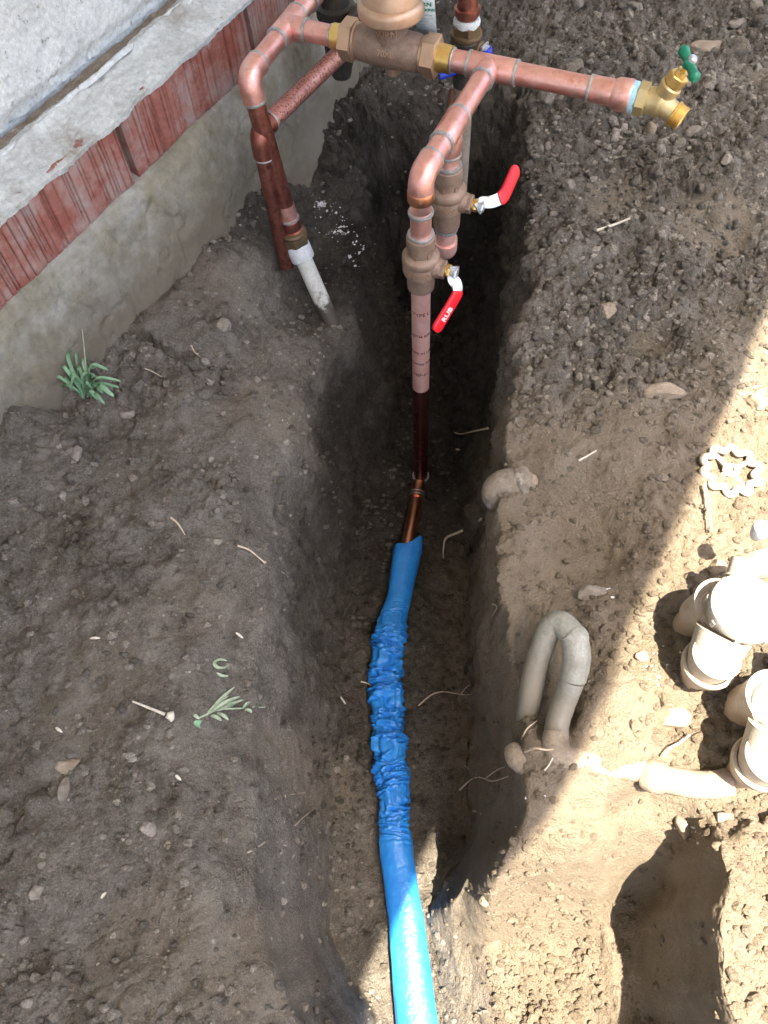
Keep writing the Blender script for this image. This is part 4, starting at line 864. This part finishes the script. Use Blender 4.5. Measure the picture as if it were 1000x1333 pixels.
# ------------------------------------------------------------------ loose wheel handle
wc = G(951, 613, .006); DUSTW = rough_mat('dusty_handle_white', [(.3, (.36, .31, .25)), (.7, (.56, .52, .46))], 60, 300, .001, .8, .2, spots((.27, .22, .165), 40, .5, .65, .8)); wh = thing('wheel_handle', 'white scalloped tap wheel lying in the sunlit soil', 'handle')
n_ = 220; pts = []; wr = []
for i in range(n_):
    a_ = 2 * pi * i / n_; r_ = .0340 + .0044 * cos(10 * a_) ; pts.append(wc + V3(cos(a_) * r_, sin(a_) * r_, .002 + .0015 * cos(8 * a_)))
pts.append(pts[0]); MB().tube(pts, .0048, 12, 1, cap=False, cr=False).build('scalloped_rim', DUSTW, wh)
MB().lathe(wc - V3(0, 0, .004), K3, [(0, .010), (.006, .011), (.009, .009), (.009, .004), (.004, .0035)], 20).build('hub', DUSTW, wh)
for i in range(4):
    a_ = i * pi / 2 + .4; MB().box(wc + V3(cos(a_), sin(a_), 0) * .020 + V3(0, 0, -.001), V3(cos(a_), sin(a_), 0), V3(-sin(a_), cos(a_), 0), K3, .012, .003, .0018).build('spoke', DUSTW, wh, 0)

# ------------------------------------------------------------------ stones, clods, crumbs
import bmesh
def ico(sub):
    bm = bmesh.new(); bmesh.ops.create_icosphere(bm, subdivisions=sub, radius=1); v = np.array([q.co[:] for q in bm.verts]); f = np.array([[a_.index for a_ in q.verts] for q in bm.faces]); bm.free(); return v, f
I1, F1 = ico(1); I2, F2 = ico(2); I3, F3 = ico(3); I4, F4 = ico(4)
def blob(sub, seed, ang=.35, rough=.18):
    v, f = {1: (I1, F1), 2: (I2, F2), 3: (I3, F3), 4: (I4, F4)}[sub]; r = np.random.RandomState(seed); v = v.copy()
    for _ in range(9):       # chop with planes for a broken, angular form
        n_ = unit(r.normal(size=3)); d_ = r.uniform(.50, .88); k_ = v @ n_; ex_ = np.maximum(k_ - d_, 0); v -= np.outer(ex_ * (1 - ang * .3), n_)
    v *= (1 + 1.6 * rough * fbm(v + seed * 3.1, 1.6, 3, seed) + rough * .35 * fbm(v + seed, 5, 2, seed + 1))[:, None]
    return v, f
def rotm(r):
    q = unit(r.normal(size=4)); w_, x_, y_, z_ = q
    return np.array([[1 - 2 * (y_ * y_ + z_ * z_), 2 * (x_ * y_ - z_ * w_), 2 * (x_ * z_ + y_ * w_)], [2 * (x_ * y_ + z_ * w_), 1 - 2 * (x_ * x_ + z_ * z_), 2 * (y_ * z_ - x_ * w_)], [2 * (x_ * z_ - y_ * w_), 2 * (y_ * z_ + x_ * w_), 1 - 2 * (x_ * x_ + y_ * y_)]])
def stone(px, py, size, label, m, name='stone', cat='stone', seed=1, rot=0, sub=4, sink=.48, rough=.10, group=None):
    v, f = blob(sub, seed, .2, rough); v = v * np.asarray(size)[None]; c_, s_ = cos(rot), sin(rot); v = v @ np.array([[c_, s_, 0], [-s_, c_, 0], [0, 0, 1]])
    o = link(name, mesh_np(name, v, f, True), m, label=label, cat=cat, group=group); q = G(px, py); o.location = (q[0], q[1], q[2] + size[2] * (1 - 2 * sink) * .6); return o
stone(866, 511, (.034, .017, .013), 'flat wedge-shaped tan stone lying on the right bank above the sunlit edge', STONE, seed=5, rot=-.08, rough=.05)
stone(101, 590, (.009, .013, .007), 'smooth pale grey oval stone on the left bank below the green plant', PALESTONE, seed=8)
stone(291, 424, (.013, .013, .010), 'pale grey stone on top of the crumbly ridge left of the plastic riser', PALESTONE, seed=9)
stone(168, 539, (.015, .009, .006), 'flat chalky stone just below the green plant', PALESTONE, seed=12)
stone(88, 996, (.016, .012, .006), 'flat brownish stone beside a pale leaf at lower left', STONE, seed=13)
stone(193, 1079, (.011, .012, .008), 'crumbly cream stone low on the left bank', PALESTONE, seed=15, rough=.25)
stone(48, 1162, (.008, .008, .006), 'small cream stone near the lower left edge', PALESTONE, seed=17)
stone(172, 988, (.006, .004, .003), 'tiny smooth grey pebble right of the brownish flat stone', PALESTONE, 'pebble', 'pebble', seed=18)
stone(960, 32, (.020, .014, .012), 'large pale stone on the spoil heap near the top right corner', PALESTONE, seed=19)
stone(918, 63, (.036, .022, .018), 'big grey-brown lump of rock just right of the green tap handle', STONE, seed=21)
stone(868, 184, (.017, .010, .009), 'angular pale stone directly below the hose tap', PALESTONE, seed=22)
stone(905, 172, (.019, .013, .010), 'pale triangular stone below right of the hose tap outlet', PALESTONE, seed=23)
stone(848, 168, (.010, .015, .010), 'upright brown stone under the body of the hose tap', STONE, seed=24)
stone(812, 166, (.010, .008, .007), 'rounded grey pebble left of the stones below the tap', PALESTONE, 'pebble', 'pebble', seed=25)
stone(946, 208, (.010, .011, .008), 'pale pebble on the crumbly bank right of the hose tap', PALESTONE, 'pebble', 'pebble', seed=26)
stone(985, 523, (.022, .018, .014), 'knobbly tan rock in the sun at the right edge', STONE, seed=27, rough=.3)
stone(740, 240, (.013, .010, .009), 'pale chunk at the rim left of the short straw', PALESTONE, seed=28)
stone(790, 405, (.014, .016, .010), 'pale weathered lump in the middle of the right bank', STONE, seed=29)
stone(934, 738, (.012, .010, .010), 'brown clod casting a shadow behind the farther sprinkler valve', STONE, 'soil_clod', 'clod', seed=30)
stone(838, 855, (.010, .008, .007), 'small rock in valve shadow right of the plastic loop', STONE, seed=32)
stone(878, 935, (.020, .014, .012), 'large brown clod in shadow between the two sprinkler valves', STONE, 'soil_clod', 'clod', seed=33)
stone(892, 1076, (.011, .016, .010), 'bright tan stone half shaded in the hole at lower right', STONE, seed=34)
stone(944, 1066, (.010, .011, .008), 'whitish stone at the edge of the right-hand hole', PALESTONE, seed=35)
stone(770, 772, (.019, .013, .011), 'whitish crumbling clod just behind the plastic loop', PALESTONE, 'soil_clod', 'clod', seed=36, rough=.22)
# groups of clods that stand out one by one
VAR = []
for k in range(14):
    v, f = blob(3, 200 + k, .5, .34); me = mesh_np('soil_clod', v, f, True, {'tone': np.full(len(v), (.8, 1.0, 1.25, 1.5, 1.9)[k % 5])}); me.materials.append(CRUMB); VAR.append(me)
def clods(n, area, smin, smax, label, group):
    r = np.random.RandomState(len(group) + n); got = []; tries = 0
    while len(got) < n and tries < 4000:
        tries += 1; px, py = r.uniform(area[0], area[2]), r.uniform(area[1], area[3]); s_ = smin + (smax - smin) * r.rand() ** 2.2
        q = G(px, py)
        if any(np.hypot(q[0] - g[0], q[1] - g[1]) < (s_ + g[2]) * .9 for g in got): continue
        got.append((q[0], q[1], s_)); o = link('soil_clod', VAR[r.randint(14)], None, label=label, cat='clod', group=group)
        o.location = (q[0], q[1], q[2] + s_ * .08); o.scale = (s_ * r.uniform(.8, 1.2), s_ * r.uniform(.8, 1.2), s_ * r.uniform(.65, .95)); o.rotation_euler = (r.uniform(0, 6), r.uniform(0, 6), r.uniform(0, 6))
clods(60, (690, 5, 990, 130), .007, .021, 'dark crumbly soil clod on the spoil heap behind the hose tap', 'clods on the spoil heap behind the tap')
clods(44, (770, 150, 995, 285), .0055, .015, 'grey soil clod on the bank below and right of the hose tap', 'clods below and right of the tap')
clods(44, (700, 290, 980, 400), .005, .010, 'small soil clod on the middle of the right bank', 'clods on the middle of the right bank')
clods(36, (690, 400, 860, 560), .005, .010, 'soil clod on the right bank left of the flat stone', 'clods left of the flat stone')
clods(26, (760, 770, 830, 880), .005, .009, 'pale crumb of earth heaped right of the plastic loop', 'crumbs right of the plastic loop')
clods(30, (820, 780, 930, 1000), .004, .009, 'dark clod in the shadows of the sprinkler valves', 'clods in the valve shadows')
clods(18, (205, 470, 300, 520), .006, .016, 'soil clod on the ridge right of the green plant', 'clods right of the plant')
clods(18, (255, 595, 310, 680), .005, .010, 'grey pebble-like clod in the small hollow of the left bank', 'clods in the hollow of the left bank')
clods(38, (5, 530, 130, 680), .004, .011, 'brown soil clod beside the footing below the green plant', 'clods below the plant')
clods(16, (425, 950, 485, 1190), .005, .009, 'dark clod on the trench floor left of the blue sleeve', 'clods left of the blue sleeve')

def crumbs(name, n, sampler, smin, smax, pw, tone, m=CRUMB, flat=.75, seed=1, nv=10, sub=2):
    r = np.random.RandomState(seed); x_, y_ = sampler(r, n); n = len(x_); z_ = gz(x_, y_); s_ = smin + (smax - smin) * r.rand(n) ** pw
    base = [blob(sub, 300 + k, .5, .25) for k in range(nv)]; small = [blob(1, 300 + k, .5, .25) for k in range(nv)]; V_ = []; F_ = []; T_ = []; off = 0
    for k in range(nv):
        idx = np.where(np.arange(n) % nv == k)[0]; bv, bf = base[k]
        for i0 in range(0, len(idx), 1):
            i = idx[i0]; bv, bf = base[k] if s_[i] > .0019 else small[k]; v = bv @ rotm(r) * s_[i]; v = v * [1, r.uniform(.6, 1), 1]; v[:, 2] *= flat; v += [x_[i], y_[i], z_[i] + s_[i] * .05]
            V_.append(v); F_.append(bf + off); crumb_shade = .42 if (z_[i] < -.16 and y_[i] > .25) else (.7 if z_[i] < -.16 and y_[i] > .1 else 1.0); T_.append(np.full(len(v), (tone[0] + (tone[1] - tone[0]) * r.rand() ** 1.6) * crumb_shade)); off += len(v)  # crumbs low in the trench get a darker tone, shade painted in
    o = link(name, mesh_np(name, np.vstack(V_), np.vstack(F_), False, {'tone': np.concatenate(T_)}), m, kind='stuff'); return o
def samp(fn):
    def f(r, n):
        X_, Y_ = [], []
        while len(X_) < n:
            y_ = -.14 + 2.0 * r.rand(n * 2) ** 1.35; x_ = r.uniform(-.61, .61, n * 2) * wof(y_); k = r.rand(n * 2) < fn(x_, y_); X_ += list(x_[k]); Y_ += list(y_[k])
        return np.array(X_[:n]), np.array(Y_[:n])
    return f
def inwall(x_, y_): return (x_ * NN[0] + y_ * NN[1]) < -.79
def dens(x_, y_):
    q = np.stack([x_, y_, 0 * x_], 1); pt = fbm(q, 7, 3, 21); rx = ri(RR, y_, 1); lx = ri(LF, y_, 1); lr = ri(LR, y_, 1)
    sp_ = ((x_ > rx) & (y_ > .55 - .2 * pt)); d_ = .26 + .45 * sstep(.0, .4, pt) + 1.0 * sp_ + .35 * ((x_ > lx) & (x_ < ri(RF, y_, 1))) * sstep(.1, .4, y_) + .35 * ((x_ > .3) & (y_ < .5))
    steep = (x_ > lr) & (x_ < lx) | (x_ > ri(RF, y_, 1)) & (x_ < rx)
    return np.where(inwall(x_, y_), 0, np.where(steep, .20, d_)) * .7
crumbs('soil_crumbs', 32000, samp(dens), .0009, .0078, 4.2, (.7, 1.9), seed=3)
def dens2(x_, y_): return np.where(inwall(x_, y_), 0, .5)
crumbs('pale_grit', 1900, samp(dens2), .0006, .0026, 3.2, (1.5, 2.7), seed=5)
# chalky flakes of pipe cement and lime
def near_px(lst):
    def f(r, n):
        X_, Y_ = [], []
        for i in range(n):
            px, py, sx_, sy_ = lst[r.randint(len(lst))]; q = G(px + r.normal() * sx_, py + r.normal() * sy_); X_.append(q[0]); Y_.append(q[1])
        return np.array(X_), np.array(Y_)
    return f
crumbs('cement_flakes', 240, near_px([(418, 268, 8, 4), (440, 280, 12, 5), (432, 302, 9, 4), (452, 292, 10, 6), (470, 318, 7, 7), (455, 330, 6, 8), (405, 282, 4, 3)]), .0012, .0062, 2.8, (1, 1), LIME, .35, 7, 6)
crumbs('lime_specks', 80, near_px([(905, 1085, 10, 6), (918, 1102, 12, 5), (600, 512, 6, 8), (725, 1040, 14, 6), (850, 880, 8, 8), (790, 772, 12, 6), (870, 860, 12, 20), (512, 476, 10, 20)]), .0008, .0028, 2.5, (1, 1), LIME, .5, 9, 6)

# ------------------------------------------------------------------ roots, stalks, leaves
def line_thing(name, pxs, r, m, label, cat, up=.001, group=None, taper=.35, br=None):
    pts = [G(a_[0], a_[1], up) + V3(0, 0, up) for a_ in pxs]; n = len(pts); mb = MB(); mb.tube(pts, [r * (1 - (1 - taper) * i / (n - 1)) for i in range(n)], 8, 6)
    for b_ in (br or []):
        q = [G(a_[0], a_[1], up) + V3(0, 0, up) for a_ in b_]; mb.tube(q, [r * .55 * (1 - .5 * i / (len(q) - 1)) for i in range(len(q))], 6, 6)
    return mb.build(name, m, label=label, cat=cat, group=group)
def root(pxs, r, label, br=None, up=.004, m=ROOT): return line_thing('root', pxs, r * 1.25, m, label, 'root', up, 'roots sticking out of the trench walls', .35, br)
root([(627, 682), (612, 692), (594, 700), (580, 707), (577, 722), (577, 732)], .0026, 'thick tan root bending down from the right wall beside the sleeve top', up=.02)
root([(634, 566), (616, 569), (600, 572), (591, 570)], .0016, 'straight pale root, upper one of two beside the dark riser foot', up=.02)
root([(594, 589), (603, 590), (611, 594), (612, 598)], .0018, 'short curved orange root beside the dark riser foot', up=.012)
root([(545, 921), (560, 908), (575, 903), (592, 905), (608, 907), (626, 902)], .0011, 'long thin pale root crossing the trench right of the crumpled sleeve', [[(600, 906), (608, 896), (618, 893), (626, 896)]], up=.012)
root([(598, 1031), (612, 1018), (624, 1015), (640, 1020), (660, 1014)], .0012, 'branching white rootlet low in the dark part of the right wall', [[(624, 1015), (612, 1006), (604, 1000)], [(630, 1017), (645, 1006), (655, 1002)]], up=.02)
root([(616, 1057), (622, 1058), (627, 1062)], .0016, 'tiny bright rootlet above the sunlit tip of the trench floor', up=.01)
root([(676, 972), (684, 952), (698, 940)], .0010, 'hair-thin root between the two legs of the plastic loop', up=.006)
root([(682, 982), (694, 978), (708, 980), (718, 979)], .0012, 'fine pale root lying on the short pipe end', up=.016)
root([(310, 712), (326, 718), (342, 731), (358, 740), (371, 748)], .0012, 'thin winding root on the left trench wall below the hollow', [[(342, 731), (352, 744), (360, 748)]])
root([(338, 1050), (352, 1044), (372, 1036), (398, 1032)], .0009, 'forked pale rootlet on the left wall, lower part', [[(352, 1044), (350, 1058)], [(372, 1036), (374, 1052)]])
root([(324, 1110), (338, 1102), (352, 1094), (368, 1100), (384, 1104)], .0009, 'faint crooked rootlet low on the left trench wall')
root([(384, 1075), (396, 1064), (408, 1055)], .0009, 'short straight rootlet on the left wall near the floor')
root([(224, 676), (233, 684), (242, 698)], .0014, 'short orange curved root on the left bank')
root([(190, 482), (200, 486), (212, 493)], .0009, 'thin pale rootlet near the slot right of the plant')
root([(250, 452), (254, 460), (262, 467)], .0010, 'short white rootlet at the end of the slot in the bank')
root([(622, 830), (616, 822), (608, 818)], .0009, 'short curled rootlet on the right wall left of the plastic loop', up=.012)
root([(638, 790), (646, 794), (640, 806)], .0009, 'small bent rootlet on the right wall above the loop', up=.012)
root([(390, 948), (400, 951), (412, 950), (416, 944)], .0008, 'tiny wavy rootlet on the left wall beside the crumpled sleeve')
def stalk(pxs, r, label, up=.003, m=STRAW): return line_thing('dry_stalk', pxs, r, m, label, 'stalk', up, None, .75)
stalk([(776, 302), (800, 294), (820, 286)], .0022, 'pale straw on the right bank below the gravelly heap')
stalk([(916, 632), (921, 665), (925, 694)], .0018, 'long bleached stalk in the sun below the scalloped wheel', .005)
stalk([(753, 601), (764, 595), (776, 588)], .0016, 'short dry stalk above the pipe stub on the right bank')
stalk([(862, 986), (872, 974), (884, 968), (896, 958)], .0013, 'forked pale twig lying in the shade between the sprinkler valves', .006)
stalk([(708, 1004), (713, 998), (719, 988)], .0010, 'stub of straw just below the plastic loop bend', .006)
stalk([(440, 905), (446, 911), (450, 917)], .0018, 'tan wood splinter on the trench floor left of the crumpled sleeve')
stalk([(470, 888), (478, 890), (486, 894)], .0014, 'pale splinter touching the left side of the crumpled sleeve')
stalk([(360, 138), (362, 140)], .0003, 'tiny straw fleck on the soil') if False else None
# stalk with its seed head
fs = thing('flower_stalk', 'bleached flower stalk with a round seed head on the left bank', 'stalk')
a = G(174, 914, .004); b = G(216, 931, .004); MB().tube([a + K3 * .003, a * .5 + b * .5 + K3 * .004, b + K3 * .004], [.0011, .0015, .0019], 8, 6).build('stem', STRAW, fs)
v, f = blob(3, 77, .1, .2); o = link('seed_head', mesh_np('seed_head', v * [.0048, .0062, .0045], f, True), STRAW, fs); o.location = G(223, 934, .004) + K3 * .004
def leafmesh(pts, w_, fold=.35, n=10, curl=0):
    pts = [np.asarray(q, float) for q in pts]; q = []
    for i in range(len(pts) - 1):
        p0 = pts[max(i - 1, 0)]; p1 = pts[i]; p2 = pts[i + 1]; p3 = pts[min(i + 2, len(pts) - 1)]
        for k in range(5):
            t = k / 5; q.append(.5 * ((2 * p1) + (-p0 + p2) * t + (2 * p0 - 5 * p1 + 4 * p2 - p3) * t * t + (-p0 + 3 * p1 - 3 * p2 + p3) * t ** 3))
    q.append(pts[-1]); n = len(q); vs_ = []
    for i in range(n):
        t_ = unit(q[min(i + 1, n - 1)] - q[max(i - 1, 0)]); s_ = np.cross(t_, K3); s_ = unit(s_) if np.linalg.norm(s_) > .1 else V3(1, 0, 0); u_ = np.cross(s_, t_)
        ww = w_ * (max(sin(pi * min(1, (i / (n - 1)) * .93 + .05)), .05) ** .7)
        vs_ += [q[i] - s_ * ww + u_ * ww * fold, q[i] - s_ * ww * .5 + u_ * ww * fold * .35, q[i], q[i] + s_ * ww * .5 + u_ * ww * fold * .35, q[i] + s_ * ww + u_ * ww * fold]
    me_v = np.array(vs_); lo2 = me_v - [0, 0, .0003]; f = [tuple(t) for t in grid_faces(n, 5)] + [tuple(t[::-1] + len(me_v)) for t in grid_faces(n, 5)]
    return MB().add(np.vstack([me_v, lo2]), f)
pl = thing('green_weed', 'small green lance-leaved weed growing against the concrete footing', 'plant')
rb = G(114, 516, 0); R2 = np.random.RandomState(5)
tips = [(72, 470), (70, 496), (84, 480), (88, 462), (96, 455), (104, 450), (118, 470), (128, 478), (140, 482), (157, 497), (155, 505), (148, 516), (136, 526), (128, 520), (120, 506), (108, 490), (100, 498), (92, 508), (80, 504), (76, 486), (132, 495), (142, 508), (124, 488), (112, 478), (98, 476), (145, 494), (134, 512), (90, 494)]
for i, (tx, ty) in enumerate(tips):
    h_ = R2.uniform(.014, .045); tp = P(tx, ty, h_ * .8); st_ = rb + V3(R2.uniform(-.008, .008), R2.uniform(-.004, .006), 0); md = st_ * .5 + tp * .5 + V3(R2.uniform(-.006, .006), R2.uniform(-.004, .008), h_ * .6 + .004)
    leafmesh([st_, md, tp * .8 + md * .2 + K3 * .002, tp], R2.uniform(.0019, .0034), R2.uniform(.2, .5)).build('leaf', LEAF, pl, 60)
tp = P(107, 428, .085); MB().tube([rb, rb * .6 + tp * .4 + V3(.003, 0, .006), tp], [.0013, .0010, .0005], 8, 6).build('stem', LEAF_DRY, pl)
for tx, ty in ((96, 470), (124, 500)): MB().tube([rb, P(tx, ty, .02)], [.0013, .0009], 8, 1, cr=False).build('stem', LEAF_DRY, pl)
sp_ = thing('wilted_sprig', 'wilted pale green sprig lying on the left bank', 'sprig')
def gp_(px, py, h=.004): return G(px, py, 0) + K3 * (h + .003)
MB().tube([gp_(262, 936), gp_(285, 926), gp_(312, 924), gp_(346, 922)], [.0013, .0012, .0010, .0008], 8, 5).build('stem', LEAF_DRY, sp_)
for i, (ax_, ay_, bx_, by_, w_) in enumerate([(270, 934, 308, 897, .0022), (272, 932, 300, 908, .0022), (276, 930, 314, 909, .0028), (280, 928, 306, 918, .0025), (268, 936, 292, 914, .002), (284, 930, 300, 940, .002), (276, 934, 290, 940, .0022), (262, 938, 258, 932, .002), (296, 926, 312, 916, .0022), (318, 924, 328, 916, .002), (320, 926, 330, 930, .0018), (330, 924, 342, 918, .002), (286, 928, 318, 913, .002)]):
    a = gp_(ax_, ay_, .004); b = gp_(bx_, by_, R2.uniform(.003, .010)); leafmesh([a, (a + b) / 2 + V3(R2.uniform(-.002, .002), 0, R2.uniform(.002, .006)), b], w_, R2.uniform(.2, .7)).build('leaf', LEAF_DRY, sp_, 60)
a, b = gp_(254, 942, .003), gp_(271, 948, .003); leafmesh([a, (a + b) / 2 + K3 * .002, b], .0042, .3).build('fallen_leaf', LEAF, label='small bright green leaf just below the wilted sprig', cat='leaf')
pts = [gp_(290 + 9 * cos(t), 866 + 5.5 * sin(t), .003) for t in np.linspace(.3, 5.6, 9)]; leafmesh(pts, .0022, .2).build('curled_leaf', LEAF_DRY, label='pale green leaf curled into a ring above the wilted sprig', cat='leaf')
pts = [gp_(*q) for q in ((284, 878), (291, 882), (299, 882))]; leafmesh(pts, .0018, .3).build('leaf_sliver', LEAF_DRY, label='pale leaf sliver right under the ring-shaped leaf', cat='leaf')
pts = [gp_(*q) for q in ((84, 1045), (87, 1030), (88, 1015))]; leafmesh(pts, .0065, .25).build('dead_leaf', PALESTONE, label='pale dead leaf below the flat brownish stone', cat='leaf')
for i, (x1, y1, x2, y2, lb) in enumerate([(308, 825, 318, 833, 'white grass splinter near the upper left trench wall'), (368, 828, 378, 836, 'broad white flake on the left wall'), (75, 948, 84, 955, 'white flake above the flat brownish stone'), (230, 1010, 238, 1017, 'short pale straw right of the flat brownish stone'), (134, 1170, 141, 1162, 'pale splinter near the bottom left hollow'), (119, 833, 133, 833, 'brown twig bit on the left bank')]):
    a, b = gp_(x1, y1, .002), gp_(x2, y2, .003); leafmesh([a, (a + b) / 2 + K3 * .0015, b], .0016, .2).build('straw_bit', STRAW, label=lb, cat='straw')
